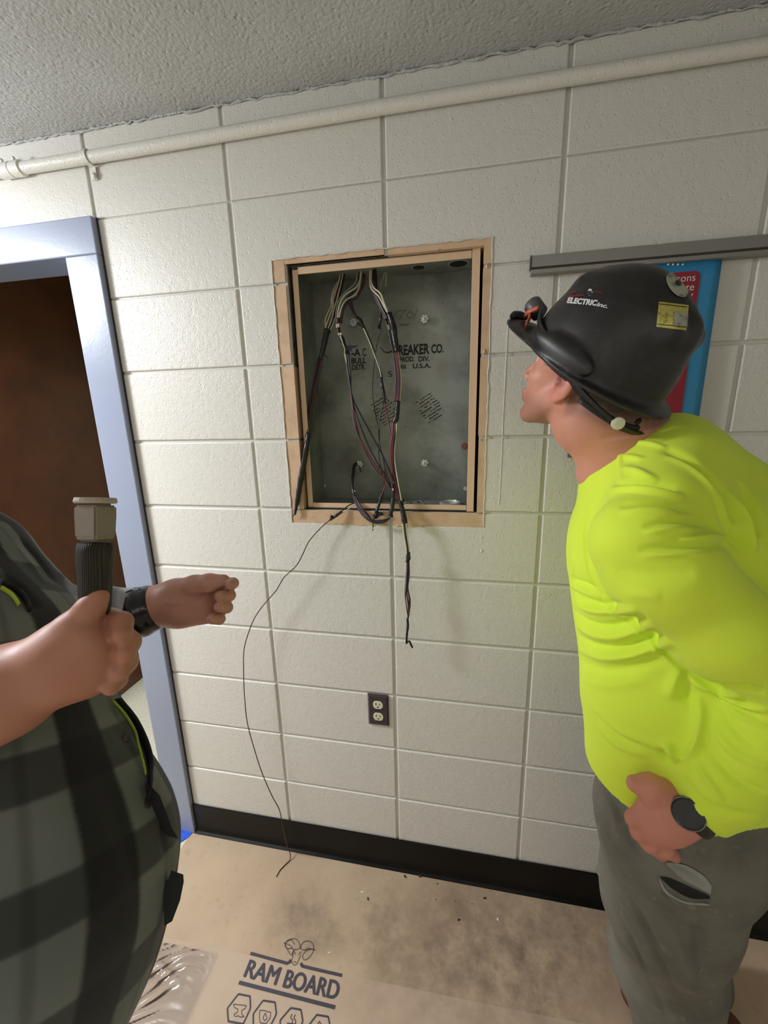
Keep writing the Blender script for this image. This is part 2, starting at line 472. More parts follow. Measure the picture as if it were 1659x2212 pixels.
tag(box('floor', -2.6, 2.7, -2.8, 1.2, -0.1, 0.0, M['terrazzo']), kind='structure')
bm = bmesh.new()
add_box(bm, -2.6, 2.7, -2.8, 1.2, ZC, ZC + .1)
ceil = bm_out('ceiling', bm, M['ceiling']); tag(ceil, kind='structure')
# ragged plaster line where ceiling meets wall
q = [(x, -0.002 + random.uniform(-.002, .001), ZC - .002 + random.uniform(-.003, .002)) for x in np.arange(-1.4, 1.9, .012)]
v, f = tube_geo([np.array(p) for p in q], [.0028] * 4, sides=6, n=0, noise=.9)
o = mesh('trim_1', v, f, M['ceiling'], None, True); tag(o, kind='structure')

tag(box('wall_right', 2.6, 2.7, -2.8, 0.0, 0, ZC, M['wall']), kind='structure')
tag(box('wall_left', -2.6, -2.5, -2.8, 0.0, 0, ZC, M['wall']), kind='structure')
tag(box('wall_front', -2.5, 2.6, -2.8, -2.7, 0, ZC, M['wall']), kind='structure')
tag(box('wall_vestibule', -1.55, 0.1, 0.835, 0.87, 0, ZC, M['greenwall']), kind='structure')
tag(box('wall_vestibule_right', 0.02, 0.1, 0.30, 0.835, 0, ZC, M['greenwall']), kind='structure')

# brown door leaf along the left of the vestibule
d2 = empty('door_2', (-1.375, .45, 0)); tag(d2, kind='structure')
box('door_leaf', -1.405, -1.365, .20, .832, 0.004, ZC - .004, M['wood'], d2, .002)
bm = bmesh.new(); add_lathe(bm, [(.011, 0), (.011, .045), (.026, .05), (.03, .065), (.024, .08)], (-1.366, .27, 1.0), (1, 0, 0))
bm_out('door_knob', bm, M['zinc'], d2, True)

# door frame: face, reveal and stop
d1 = empty('door_1', (-0.95, 0, 0)); tag(d1, kind='structure')
FI, FO, HI, HO = -0.512, -0.404, 2.043, 2.137
LO, LI = -1.53, -1.424


def jamb(name, x0, x1, z0, z1):
    bm = bmesh.new(); add_box(bm, x0, x1, -.018, .112, z0, z1, .0035, 2); return bm_out(name, bm, M['frame'], d1)


jamb('frame_jamb', FI, FO, 0.0, HI + .0005); jamb('frame_jamb', LO, LI, 0.0, HI + .0005); jamb('frame_header', LO, FO, HI, HO)
bm = bmesh.new(); add_box(bm, FI - .014, FI + .002, .045, .10, 0, HI - .012); add_box(bm, LI - .002, LI + .014, .045, .10, 0, HI - .012)
bm_out('door_stop', bm, M['frame'], d1)
# dark caulk line along the outer edge of the frame
bm = bmesh.new(); add_box(bm, FO, FO + .0035, -.002, .0035, .13, HO)
bm_out('caulk_line', bm, M['alu_dark'], d1)

# black cove base
bm = bmesh.new()
prof = [(-.0005, .128), (-.0035, .131), (-.006, .128), (-.0065, .02), (-.010, .008), (-.018, .0025), (-.018, .0), (-.0005, .0)]
for (xa, xb) in ((FO, .93), (.931, 2.6)):
    a = [bm.verts.new((xa, y, z)) for y, z in prof]; b = [bm.verts.new((xb, y, z)) for y, z in prof]
    for k in range(len(prof)): bm.faces.new((a[k], a[(k + 1) % len(prof)], b[(k + 1) % len(prof)], b[k]))
    bm.faces.new(a); bm.faces.new(b[::-1])
tag(bm_out('baseboard_back', bm, M['base']), kind='structure')

# ------------------------------------------------------------------ lamp holder and fill light housing, both added and unseen
t = empty('added_lamp_holder', (KEY[0], KEY[1], ZC), 'added bare lamp holder above the ceiling glow light, unseen left of the doorway', 'lamp')
tube('lamp_cord', [(KEY[0], KEY[1], ZC), (KEY[0], KEY[1], KEY[2] + .16)], .004, M['wire_black'], t, n=1)
bm = bmesh.new(); add_lathe(bm, [(.012, .185), (.022, .17), (.022, .155)], KEY, (0, 0, 1), 16); bm_out('lamp_socket', bm, M['wire_black'], t)
t = empty('fill_light_box', (1.15, -2.2, ZC), 'added flat white housing for the unseen fill light behind the camera', 'ceiling light')
box('housing', .5, 1.8, -2.55, -1.85, 2.322, ZC, M['poster_white'], t, .004)  # housing made up for the added fill light

# ------------------------------------------------------------------ conduit under the ceiling
cz = 2.268; cy = -.0175; cr = .0145
t = empty('conduit_pipe', (0.4, cy, cz), 'white painted conduit pipe running along the wall just under the ceiling', 'pipe')
tube('pipe', [(-2.5, cy, cz + .006), (-1.2, cy, cz + .004), (-.4, cy, cz), (.4, cy, cz + .001), (1.2, cy, cz - .005), (2.5, cy, cz - .008)], cr, M['wall'], t, sides=20)
bm = bmesh.new()
cx = W(40, 355)[0]
add_lathe(bm, [(.0148, -.045), (.0185, -.042), (.0185, -.004), (.0172, -.002), (.0172, .004), (.0185, .006), (.0185, .03), (.0150, .034)], (cx, cy, cz + .001), (1, 0, 0), 24)
bm_out('coupling', bm, M['wall'], t, False)
for dx in (-.022, .018):
    bm = bmesh.new(); add_lathe(bm, [(.0045, 0), (.0045, .006), (.003, .008)], (cx + dx, cy - .009, cz + .0165), (0, -.4, 1), 10); bm_out('set_screw', bm, M['wall'], t)
# one-hole strap
sx = W(200, 340)[0]
pts = []
for k in range(13):
    a = math.radians(95 + 185 * k / 12); pts.append((cy + (cr + .0018) * math.cos(a) * -1 * -1, cz + (cr + .0018) * math.sin(a)))
v = []; f = []
ring = [(-.001, cz + .016)] + [(cy - (cr + .0015) * math.sin(math.radians(20 + k * 14)), cz + (cr + .0015) * math.cos(math.radians(20 + k * 14))) for k in range(11)] + [(-.0035, cz - .0165), (-.0030, cz - .045)]
for (y, z) in ring:
    for (dx, dn) in ((-.008, 0), (.008, 0), (.008, .002), (-.008, .002)): v.append((sx + dx, y - dn, z))
for k in range(len(ring) - 1):
    for a in range(4): f.append((4 * k + a, 4 * k + (a + 1) % 4, 4 * k + 4 + (a + 1) % 4, 4 * k + 4 + a))
mesh('strap', v, f, M['wall'], t)
bm = bmesh.new(); add_lathe(bm, [(.007, 0), (.007, .003), (.004, .006)], (sx + .001, -.005, cz - .036), (0, -1, 0), 12); bm_out('strap_screw', bm, M['wall'], t, True)

# ------------------------------------------------------------------ outlet
t = empty('wall_outlet', (.351, 0, .652), 'dark brown duplex outlet plate with two ivory sockets low on the block wall', 'outlet')
x0, x1, z0, z1 = .3165, .3855, .596, .711
bm = bmesh.new(); v = []
for (i_, y) in ((0, -.0005), (.0005, -.003), (.006, -.0065)):
    v.append([bm.verts.new((x, y, z)) for x, z in ((x0 + i_, z0 + i_), (x1 - i_, z0 + i_), (x1 - i_, z1 - i_), (x0 + i_, z1 - i_))])
for a, b in zip(v, v[1:]):
    for k in range(4): bm.faces.new((a[k], a[(k + 1) % 4], b[(k + 1) % 4], b[k]))
bm.faces.new(v[-1]); bm.faces.new(v[0][::-1])
bm_out('cover_plate', bm, M['plate'], t)
bm = bmesh.new(); add_lathe(bm, [(.003, 0), (.003, .001)], (.351, -.0065, .6535), (0, -1, 0), 10); bm_out('plate_screw', bm, M['plate'], t)
for zc in (.6755, .6315):
    bm = bmesh.new(); pts = []
    for k in range(28):
        a = 2 * math.pi * k / 28; x = .0168 * math.cos(a); z = max(-.0142, min(.0142, .0168 * math.sin(a))); pts.append((x, z))
    lo = [bm.verts.new((.351 + x, -.006, zc + z)) for x, z in pts]; hi = [bm.verts.new((.351 + x * .97, -.0082, zc + z * .97)) for x, z in pts]
    for k in range(28): bm.faces.new((lo[k], lo[(k + 1) % 28], hi[(k + 1) % 28], hi[k]))
    bm.faces.new(hi)
    rc = bm_out('socket', bm, M['ivory'], t)
    bm = bmesh.new()
    add_box(bm, .351 - .0075, .351 - .0052, -.0086, -.0080, zc - .001, zc + .008); add_box(bm, .351 + .0052, .351 + .0072, -.0086, -.0080, zc - .001, zc + .007)
    add_lathe(bm, [(.0026, 0), (.0026, .0006)], (.351, -.0080, zc - .0075), (0, -1, 0), 12)
    bm_out('slot', bm, M['darkhole'], rc)

# ------------------------------------------------------------------ display rail and poster
t = empty('display_rail', (1.4, 0, 1.915), 'grey aluminium display rail fixed to the wall, its left end above the hard hat', 'rail')
rz0, rz1 = 1.897, 1.938
bm = bmesh.new()
pr_ = [(0, rz1), (-.012, rz1), (-.016, rz1 - .002), (-.016, rz0 + .016), (-.013, rz0 + .0145), (-.013, rz0 + .0115), (-.018, rz0 + .010), (-.018, rz0 + .002), (-.014, rz0), (0, rz0)]
a = [bm.verts.new((.753, y, z)) for y, z in pr_]; b = [bm.verts.new((2.5, y, z)) for y, z in pr_]
for k in range(len(pr_)): bm.faces.new((a[k], a[(k + 1) % len(pr_)], b[(k + 1) % len(pr_)], b[k]))
bm.faces.new(a); bm.faces.new(b[::-1]); bm_out('rail_profile', bm, M['alu'], t)
box('end_cap', .7505, .753, -.0165, 0, rz0 + .012, rz1, M['alu_dark'], t)
box('rail_groove', .754, 2.5, -.0138, -.0126, rz0 + .0115, rz0 + .0145, M['alu_dark'], t)

t = empty('wall_poster', (.95, -.010, 1.6), 'blue poster with a red text panel hanging from the rail behind the hard hat', 'poster')
pw0, pw1, pz0, pz1 = .925, 1.147, 1.30, 1.899
nx, nz = 14, 18; v = []; f = []
def pfy(x, z): return -.0125 - .006 * (1 - (z - pz0) / (pz1 - pz0)) * (0.5 + 0.5 * math.sin((x - .7) * 7))
for j in range(nz + 1):
    for i in range(nx + 1):
        x = pw0 + (pw1 - pw0) * i / nx; z = pz0 + (pz1 - pz0) * j / nz; v.append((x, pfy(x, z), z))
for j in range(nz):
    for i in range(nx): k = j * (nx + 1) + i; f.append((k, k + 1, k + nx + 2, k + nx + 1))
o = mesh('sheet', v, f, M['poster_blue'], t, True); so = o.modifiers.new('thickness', 'SOLIDIFY'); so.thickness = .0006
pts = []
rx0, rx1, qz0, qz1, rr = .955, 1.108, 1.36, 1.878, .012
for cx_, cz_, a0 in ((rx1 - rr, qz1 - rr, 0), (rx0 + rr, qz1 - rr, 90), (rx0 + rr, qz0 + rr, 180), (rx1 - rr, qz0 + rr, 270)):
    for k in range(6): a = math.radians(a0 + 18 * k); pts.append((cx_ + rr * math.cos(a), cz_ + rr * math.sin(a)))
bm = bmesh.new(); vs = [bm.verts.new((x, 0, z)) for x, z in pts]; fc = bm.faces.new(vs)
bmesh.ops.triangulate(bm, faces=[fc]); bmesh.ops.subdivide_edges(bm, edges=bm.edges[:], cuts=5, use_grid_fill=True)
for q_ in bm.verts: q_.co.y = pfy(q_.co.x, q_.co.z) - .0012
o = bm_out('red_panel', bm, M['poster_red'], t)
if o.data.polygons[0].normal.y > 0: o.data.flip_normals()
for s, px, py, sz in (('persons', 1478, 601, .021), ('create', 1482, 621, .021), ('any', 1483, 638, .021), ('more;', 1483, 694, .024)):
    tv, tf = text_mesh(s, sz); c = W(px, py, -.016)
    right = 1.0985
    tv = tv - np.array([tv[:, 0].max(), 0, 0])
    mesh('poster_lettering', [(right + p[0], pfy(right + p[0], c[2]) - .0022, c[2] + p[1]) for p in tv], tf, M['poster_white'], t)
for k in range(4):
    c = W(1444 + k * 10.5, 571, -.014); bm = bmesh.new(); add_lathe(bm, [(.0022, 0), (.0018, .0008)], (c[0], pfy(c[0], c[2]) - .0004, c[2]), (0, -1, 0), 10)
    bm_out('white_dot', bm, M['poster_white'], t)

t = empty('wall_plate', W(1236, 974), 'small grey plate on the wall beside the worker\'s neck', 'plate')
c = W(1226, 966); c2 = W(1262, 988)
box('plate_face', c[0], c2[0] + .02, -.006, 0, c2[2], c[2], M['greymount'], t, .001)

# ------------------------------------------------------------------ floor protection
FB = empty('floor_board', (0.4, -.4, 0), 'tan kraft floor protection board lying along the black base', 'floor board')
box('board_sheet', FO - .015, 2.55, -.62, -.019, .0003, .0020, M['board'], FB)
# printed board overlapping it, edge runs slightly skew to the wall
e0, e1 = G(385, 2032, .003), G(1000, 2158, .003)
dirx = (e1 - e0) / np.linalg.norm(e1 - e0); dn = np.array([dirx[1], -dirx[0], 0])
def B(u, w_, h=.0036): return e0 + dirx * u + dn * w_ + np.array([0, 0, h - e0[2]])
PB = empty('printed_floor_board', B(.3, .2), 'paler printed floor protection board with a ram head logo, nearest the camera', 'floor board')
v = [B(-.9, 0, .0022), B(2.0, 0, .0022), B(2.0, 1.1, .0022), B(-.9, 1.1, .0022)]; v += [p + np.array([0, 0, .0012]) for p in v]
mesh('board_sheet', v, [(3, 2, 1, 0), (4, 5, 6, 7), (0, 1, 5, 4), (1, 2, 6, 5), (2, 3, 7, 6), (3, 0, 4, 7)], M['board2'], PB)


def floor_line(nm, a, b, wd, par=None, h=.0040):
    a, b = np.array(a), np.array(b); d = b - a; d /= np.linalg.norm(d); n_ = np.array([-d[1], d[0], 0]) * wd / 2
    return [a - n_, b - n_, b + n_, a + n_]


def flat_strokes(nm, strokes, wd, par, m, h=.0042):
    v = []; f = []
    for st in strokes:
        q = spline([G(x, y, h) for x, y in st], 5) if len(st) > 2 else [G(x, y, h) for x, y in st]
        k0 = len(v)
        for i in range(len(q)):
            d = q[min(i + 1, len(q) - 1)] - q[max(i - 1, 0)]; d = d / (np.linalg.norm(d) + 1e-9); n_ = np.array([-d[1], d[0], 0]) * wd / 2
            v += [q[i] - n_, q[i] + n_]
        for i in range(len(q) - 1): k = k0 + 2 * i; f.append((k, k + 2, k + 3, k + 1))
    o = mesh(nm, v, f, m, par)
    o.data.update()
    for p_ in o.data.polygons:
        if p_.normal.z < 0: p_.flip()
    return o


M['print_line'] = M['print']
# bars
flat_strokes('logo_bar', [[(541, 2059), (610, 2078), (622, 2080), (628, 2073)]], .0075, PB, M['print'])
flat_strokes('logo_bar', [[(650, 2080), (652, 2085), (662, 2089), (739, 2107)]], .0075, PB, M['print'])
flat_strokes('logo_bar', [[(516, 2122), (724, 2176)]], .0085, PB, M['print'])
# RAM BOARD, lettered along the skew baseline
def floor_text(s, x0y0, x1y1, hpx, nm, par, bold=.02, squeeze=1.0):
    a = G(*x0y0, .0042); b = G(*x1y1, .0042); d = b - a; Lw = np.linalg.norm(d); d /= Lw; n_ = np.array([-d[1], d[0], 0])
    tv, tf = text_mesh(s, 1.0, 0.0)
    mn, mx = tv.min(0), tv.max(0); sx_ = (Lw - .004) / (mx[0] - mn[0]); sy_ = hpx / (mx[1] - mn[1]); V_ = []; F_ = []
    for i, (ox, oy) in enumerate(((0, 0), (.0013, 0), (.0026, 0), (.0039, 0), (.0013, .0010), (.0026, -.0010))):
        k = len(V_); V_ += [a + d * ((p[0] - mn[0]) * sx_ + ox) + n_ * ((p[1] - mn[1]) * sy_ + oy) + np.array([0, 0, i * .00004]) for p in tv]; F_ += [tuple(q + k for q in f_) for f_ in tf]
    mesh(nm, V_, F_, M['print'], par)
floor_text('RAM', (525, 2109), (597, 2128), .0385, 'lettering', PB, .055)
floor_text('BOARD', (609, 2132), (729, 2160), .0385, 'lettering', PB, .055)
# ram head
ram = [[(636, 2040), (629, 2030), (619, 2033), (616, 2043), (622, 2049), (630, 2047)],
       [(614, 2036), (618, 2046), (626, 2060), (631, 2062), (633, 2052), (628, 2043), (620, 2039), (613, 2036)],
       [(619, 2034), (628, 2028), (641, 2029), (647, 2040), (645, 2049), (635, 2051)],
       [(649, 2050), (651, 2040), (659, 2033), (671, 2034), (677, 2044), (676, 2055), (669, 2066), (660, 2073), (654, 2070), (654, 2062), (662, 2053), (672, 2050), (682, 2052)],
       [(648, 2048), (656, 2052), (666, 2048), (673, 2050)],
       [(631, 2056), (632, 2066), (629, 2075), (634, 2084), (640, 2083), (645, 2072), (650, 2062)],
       [(634, 2052), (638, 2062)], [(651, 2055), (644, 2062)], [(634, 2077), (639, 2078)]]
flat_strokes('ram_emblem', ram, .0016, PB, M['print'])


def hexa(cx_, cy_, w_, h_):
    return [[(cx_ - w_ * .30, cy_ - h_ * .42), (cx_ + w_ * .28, cy_ - h_ * .50)], [(cx_ + w_ * .28, cy_ - h_ * .50), (cx_ + w_ * .5, cy_ - h_ * .05)] if False else [(cx_ + w_ * .30, cy_ - h_ * .47), (cx_ + w_ * .36, cy_ + h_ * .10)]]
hx1 = [[(516, 2146), (536, 2150), (543, 2159), (541, 2180), (528, 2202), (510, 2212), (494, 2206), (491, 2194), (491, 2174), (501, 2158), (516, 2146)]]
def poly(pts): return [[a, b] for a, b in zip(pts, pts[1:] + pts[:1])]
H1 = [(515, 2147), (540, 2152), (541, 2178), (525, 2212), (493, 2206), (491, 2178)]
H2 = [(568, 2161), (594, 2165), (597, 2190), (580, 2224), (547, 2215), (547, 2190)]
H3 = [(628, 2177), (650, 2181), (654, 2206), (640, 2240), (606, 2232), (605, 2204)]
H4 = [(684, 2192), (709, 2196), (714, 2222), (698, 2250), (664, 2246), (663, 2220)]
for hh in (H1, H2, H3, H4): flat_strokes('hexagon_icon', poly(hh), .0040, PB, M['print'])
flat_strokes('anvil_icon', poly([(504, 2169), (532, 2172), (530, 2178), (522, 2182), (522, 2190), (527, 2196), (519, 2197), (514, 2194), (508, 2196), (505, 2191), (513, 2186), (514, 2180), (506, 2176)]), .0016, PB, M['print'])
flat_strokes('shield_icon', poly([(561, 2182), (572, 2183), (585, 2187), (583, 2200), (574, 2211), (562, 2209), (560, 2195)]) + poly([(573, 2188), (577, 2200), (571, 2205), (568, 2198)]), .0016, PB, M['print'])
flat_strokes('heat_icon', [[(631, 2190), (628, 2198), (632, 2204), (629, 2214)], [(638, 2191), (635, 2199), (639, 2206), (635, 2214)], [(620, 2210), (646, 2214)]], .0022, PB, M['print'])
flat_strokes('peak_icon', poly([(690, 2206), (700, 2224), (680, 2222)]), .0022, PB, M['print'])

# clear plastic film with creases over the printed board
n1, n2 = 110, 90
v = np.zeros(((n1 + 1) * (n2 + 1), 3)); f = []
for j in range(n2 + 1):
    for i in range(n1 + 1):
        u = -.20 + .34 * i / n1; ww = .012 + .5 * j / n2
        p = B(u, ww, .0085)
        am = math.exp(-((u + .01) / .13) ** 2)
        hgt = .0034 * am * math.sin(ww * 210 + 9 * math.sin(u * 17) + 3 * math.sin(ww * 31)) + .0022 * am * math.sin(u * 60 + 5 * math.sin(ww * 40))
        hgt = hgt * min(1, (.14 - u) / .06) + .0004 * math.sin(u * 33 + ww * 50)
        v[j * (n1 + 1) + i] = p + np.array([0, 0, hgt + .0006])
for j in range(n2):
    for i in range(n1): k = j * (n1 + 1) + i; f.append((k, k + n1 + 1, k + n1 + 2, k + 1))
o = mesh('plastic_film', v, f, M['film'], None, True)
tag(o, 'creased clear plastic film glinting over the printed floor board', 'plastic film')

# blue tape at the foot of the frame
bt = [G(x, y, .003) for x, y in ((374, 1788), (417, 1797), (408, 1808), (396, 1815), (380, 1826), (366, 1822), (352, 1806))]
bm = bmesh.new(); lo = [bm.verts.new((p[0], p[1], .0024)) for p in bt]; hi = [bm.verts.new((p[0], p[1], .0034 + random.uniform(0, .003))) for p in bt]
for k in range(len(bt)): bm.faces.new((lo[k], lo[(k + 1) % len(bt)], hi[(k + 1) % len(bt)], hi[k]))
bm.faces.new(hi); bm.faces.new(lo[::-1])
tag(bm_out('painters_tape', bm, M['bluetape']), 'scrap of blue painter\'s tape at the foot of the door frame', 'tape')

# debris
def chip(px, py, s, m, label, cat, group):
    c = G(px, py, .0045 if py > 2040 else .0028); bm = bmesh.new()
    bmesh.ops.create_icosphere(bm, subdivisions=1, radius=1)
    ang = random.random() * 3
    for q_ in bm.verts:
        q_.co = Vector((q_.co.x * s * random.uniform(.7, 1.3), q_.co.y * s * .55 * random.uniform(.7, 1.3), q_.co.z * s * .22 * random.uniform(.6, 1.2)))
    bmesh.ops.rotate(bm, verts=bm.verts, cent=(0, 0, 0), matrix=Matrix.Rotation(ang, 3, 'Z'))
    bmesh.ops.translate(bm, verts=bm.verts, vec=(c[0], c[1], c[2]))
    o = bm_out('plaster_chip' if m is M['chip_white'] else 'rubble_chip', bm, m); tag(o, label, cat, group)
for (x, y, s) in ((875, 1893, .007), (907, 1892, .009), (955, 1895, .003), (945, 1909, .004), (983, 1897, .003), (1047, 1940, .007), (991, 1987, .006), (1020, 1952, .003), (984, 1947, .003), (942, 1943, .0025), (795, 1942, .006)):
    chip(x, y, s, M['chip_dark'], 'dark crumb of masonry on the tan floor board near the black base', 'rubble', 'dark masonry crumbs on the floor board')
for (x, y, s) in ((782, 1926, .0045), (1075, 1986, .005), (838, 1896, .0025), (712, 2058, .004), (781, 1953, .002)):
    chip(x, y, s, M['chip_white'], 'tiny white paint flake on the floor board', 'paint flake', 'white paint flakes on the floor')
# ------------------------------------------------------------------ electrical box in the wall
EB = empty('electrical_box', (.39, .10, 1.645), 'open galvanised electrical box with a tan rim recessed in the block wall', 'electrical box')
BX0, BX1, BZ0, BZ1, BYF, BYB = .152, .634, 1.322, 1.972, .018, .165
box('back_panel', BX0, BX1, BYB, BYB + .0015, BZ0, BZ1, M['galv'], EB)
box('side_panel', BX0 - .0015, BX0, BYF, BYB, BZ0, BZ1, M['galv'], EB); box('side_panel', BX1, BX1 + .0015, BYF, BYB, BZ0, BZ1, M['galv'], EB)
box('top_panel', BX0, BX1, BYF, BYB, BZ1, BZ1 + .0015, M['galv'], EB); box('bottom_panel', BX0, BX1, BYF, BYB, BZ0 - .0015, BZ0, M['galv'], EB)
fy = .016
# flanges: top and bottom slip between the side ones
box('rim_flange', BX0 - .001, BX0 + .0145, fy, fy + .002, BZ0 + .002, BZ1 - .006, M['tan_metal'], EB, .0006)
box('rim_flange', BX1 - .016, BX1 + .003, fy - .002, fy + .001, BZ0 - .003, BZ1 + .002, M['tan_metal'], EB, .0006)
box('rim_flange', BX0 + .0155, BX1 - .0175, fy - .001, fy + .002, BZ1 - .018, BZ1 - .001, M['tan_metal'], EB, .0006)
box('rim_flange', BX0 + .0155, BX1 - .0175, fy - .001, fy + .002, BZ0 + .001, BZ0 + .015, M['tan_metal'], EB, .0006)
# raw opening behind the tan rim
bm = bmesh.new()
for a in ((HOLE[0] - .001, HOLE[0] + .0005, HOLE[2], HOLE[3]), (HOLE[1] - .0005, HOLE[1] + .001, HOLE[2], HOLE[3])): add_box(bm, a[0], a[1], .012, .185, a[2], a[3])
for a in ((HOLE[2] - .001, HOLE[2] + .0004), (HOLE[3] - .0004, HOLE[3] + .001)): add_box(bm, HOLE[0], HOLE[1], .012, .185, a[0], a[1])
o = bm_out('opening_lining', bm, M['rawblock'], wall)
box('opening_back', HOLE[0], HOLE[1], .186, .189, HOLE[2], HOLE[3], M['darkhole'], wall)


def star_nut(px, py, yb=BYB, r=.0125):
    c = W(px, py, yb - .010); bm = bmesh.new()
    add_lathe(bm, [(.0042, 0), (.0042, .019)], (c[0], yb, c[2]), (0, -1, 0), 12)
    st = bm_out('mounting_stud', bm, M['zinc'], EB, True)
    bm = bmesh.new(); n = 28; lo = []; hi = []
    for k in range(n):
        a = 2 * math.pi * k / n; rr = r * (1 if math.cos(7 * a) > 0.0 else .74)
        lo.append(bm.verts.new((c[0] + rr * math.cos(a), yb - .0115, c[2] + rr * math.sin(a)))); hi.append(bm.verts.new((c[0] + rr * math.cos(a), yb - .0132, c[2] + rr * math.sin(a))))
    for k in range(n): bm.faces.new((lo[k], lo[(k + 1) % n], hi[(k + 1) % n], hi[k]))
    bm.faces.new(hi); bm.faces.new(lo[::-1]); bm_out('star_washer', bm, M['zinc'], st)


for q in ((764, 697), (917, 690), (777, 1003), (917, 1000)): star_nut(*q)
for px, py, r in ((700, 1050, .007), (1006, 1056, .007)):
    c = W(px, py, BYB - .003); bm = bmesh.new(); add_lathe(bm, [(r, 0), (r * .8, .003)], (c[0], BYB, c[2]), (0, -1, 0), 10); bm_out('panel_screw', bm, M['zinc'], EB)
c = W(1004, 964, BYB - .003); bm = bmesh.new(); add_lathe(bm, [(.0105, 0), (.0105, .0012), (.0075, .0016), (.0070, .0006)], (c[0], BYB, c[2]), (0, -1, 0), 24); bm_out('knockout_ring', bm, M['copper'], EB)
bm = bmesh.new(); add_lathe(bm, [(.0045, 0), (.0045, .0022)], (c[0], BYB, c[2]), (0, -1, 0), 14); bm_out('knockout_ring', bm, M['copper'], EB)
# knockout holes in the top panel and the brass bushing in the bottom
for px, py, r in ((905, 585, .017), (990, 580, .024)):
    c = W(px, py, .11); bm = bmesh.new(); add_lathe(bm, [(r, 0), (r, .0004)], (c[0], .105, BZ1 - .0002), (0, 0, -1), 24); bm_out('knockout_hole', bm, M['darkhole'], EB)
    bm = bmesh.new(); add_lathe(bm, [(r * 1.12, 0), (r * 1.1, .0003)], (c[0], .105, BZ1), (0, 0, -1), 24); bm_out('knockout_lip', bm, M['zinc'], EB)
M['brass'] = mat('brass_bushing', lin((176, 160, 84)), .4, .6)
c = W(972, 1088, .07); cxb = float(c[0])
bm = bmesh.new(); n = 28; prof = [(.030, 0), (.031, .010), (.0275, .012), (.0255, .008), (.0250, -.0)]
rings = [[bm.verts.new((cxb + r * math.cos(2 * math.pi * k / n), .075 + r * math.sin(2 * math.pi * k / n), BZ0 + t)) for k in range(n)] for r, t in prof]
for a, b in zip(rings, rings[1:]):
    for k in range(n): bm.faces.new((a[k], a[(k + 1) % n], b[(k + 1) % n], b[k]))
bm_out('conduit_bushing', bm, M['zinc'], EB)
bm = bmesh.new(); add_lathe(bm, [(.0248, 0), (.0248, .0006)], (cxb, .075, BZ0), (0, 0, 1), 28); bm_out('bushing_insert', bm, M['brass'], EB)
# rubble on the box floor
for k in range(9):
    x = random.uniform(.40, .50) if k < 6 else random.uniform(.2, .62); y = random.uniform(.05, .155); s = random.uniform(.002, .0055); bm = bmesh.new()
    bmesh.ops.create_icosphere(bm, subdivisions=1, radius=1)
    for q_ in bm.verts: q_.co = Vector((x + q_.co.x * s * random.uniform(.7, 1.4), y + q_.co.y * s * random.uniform(.7, 1.4), BZ0 + s * .35 + q_.co.z * s * .45))
    tag(bm_out('rubble_crumb', bm, M['chip_dark'] if k % 3 else M['zinc']), 'small crumb of rubble lying on the bottom of the electrical box', 'rubble', 'rubble crumbs in the electrical box')


def wall_text(s, px, py, wpx, hpx, y, m, nm, par, bold=0.0, shear=0.0, drop=()):
    c = W(px, py, y); k = F / (ROT @ (c - CAM))[2]
    tv, tf = text_mesh(s, 1.0, bold, shear); mn, mx = tv.min(0), tv.max(0)
    sx_ = wpx / k / (mx[0] - mn[0]) / .98; sy_ = hpx / k / (mx[1] - mn[1]) / .98
    v = [(c[0] + (p[0] - (mn[0] + mx[0]) / 2) * sx_, y, c[2] + (p[1] - (mn[1] + mx[1]) / 2) * sy_) for p in tv]
    return mesh(nm, v, tf, m, par)


ys = BYB - .0006
M['ink_worn'] = mat('worn_stencil_ink', lin((34, 34, 32)), .8, mottle=(120, lin((120, 124, 118)), .60, .66))
wall_text('REAKER', 894, 755, 66, 21, ys, M['ink_worn'], 'stencil_lettering', EB, .035)
wall_text('CO.', 945, 753, 26, 18, ys, M['ink_worn'], 'stencil_lettering', EB, .035)
wall_text('B', 857, 757, 11, 21, ys, M['ink_worn'], 'stencil_lettering', EB, .035)
wall_text('T-A', 763, 762, 32, 15, ys, M['ink_worn'], 'stencil_lettering', EB, .03)
wall_text('C', 787, 761, 8, 16, ys, M['ink_worn'], 'stencil_lettering', EB, .02)
wall_text('BULL', 775, 779, 32, 12, ys, M['ink_worn'], 'stencil_lettering', EB, .03)
wall_text('PROD.', 879, 776, 32, 11, ys, M['ink_worn'], 'stencil_lettering', EB, .03)
wall_text('DIV.', 916, 775, 24, 11, ys, M['ink_worn'], 'stencil_lettering', EB, .03)
wall_text('DETR', 774, 793, 28, 11, ys, M['ink_worn'], 'stencil_lettering', EB, .03)
wall_text('AN', 870, 792, 13, 10, ys, M['ink_worn'], 'stencil_lettering', EB, .03)
wall_text('U.S.A.', 911, 790, 38, 10, ys, M['ink_worn'], 'stencil_lettering', EB, .03)
wall_text('S', 843, 808, 9, 12, ys, M['ink_worn'], 'stencil_lettering', EB, .01)


def marks(nm, strokes, r, m, par, y=ys):
    v = []; f = []
    for st in strokes:
        a, b = tube_geo([W(x, yy, y) for x, yy in st], r, sides=4, n=4 if len(st) > 2 else 1); k = len(v); v += list(a); f += [tuple(i + k for i in q) for q in b]
    return mesh(nm, v, f, m, par)


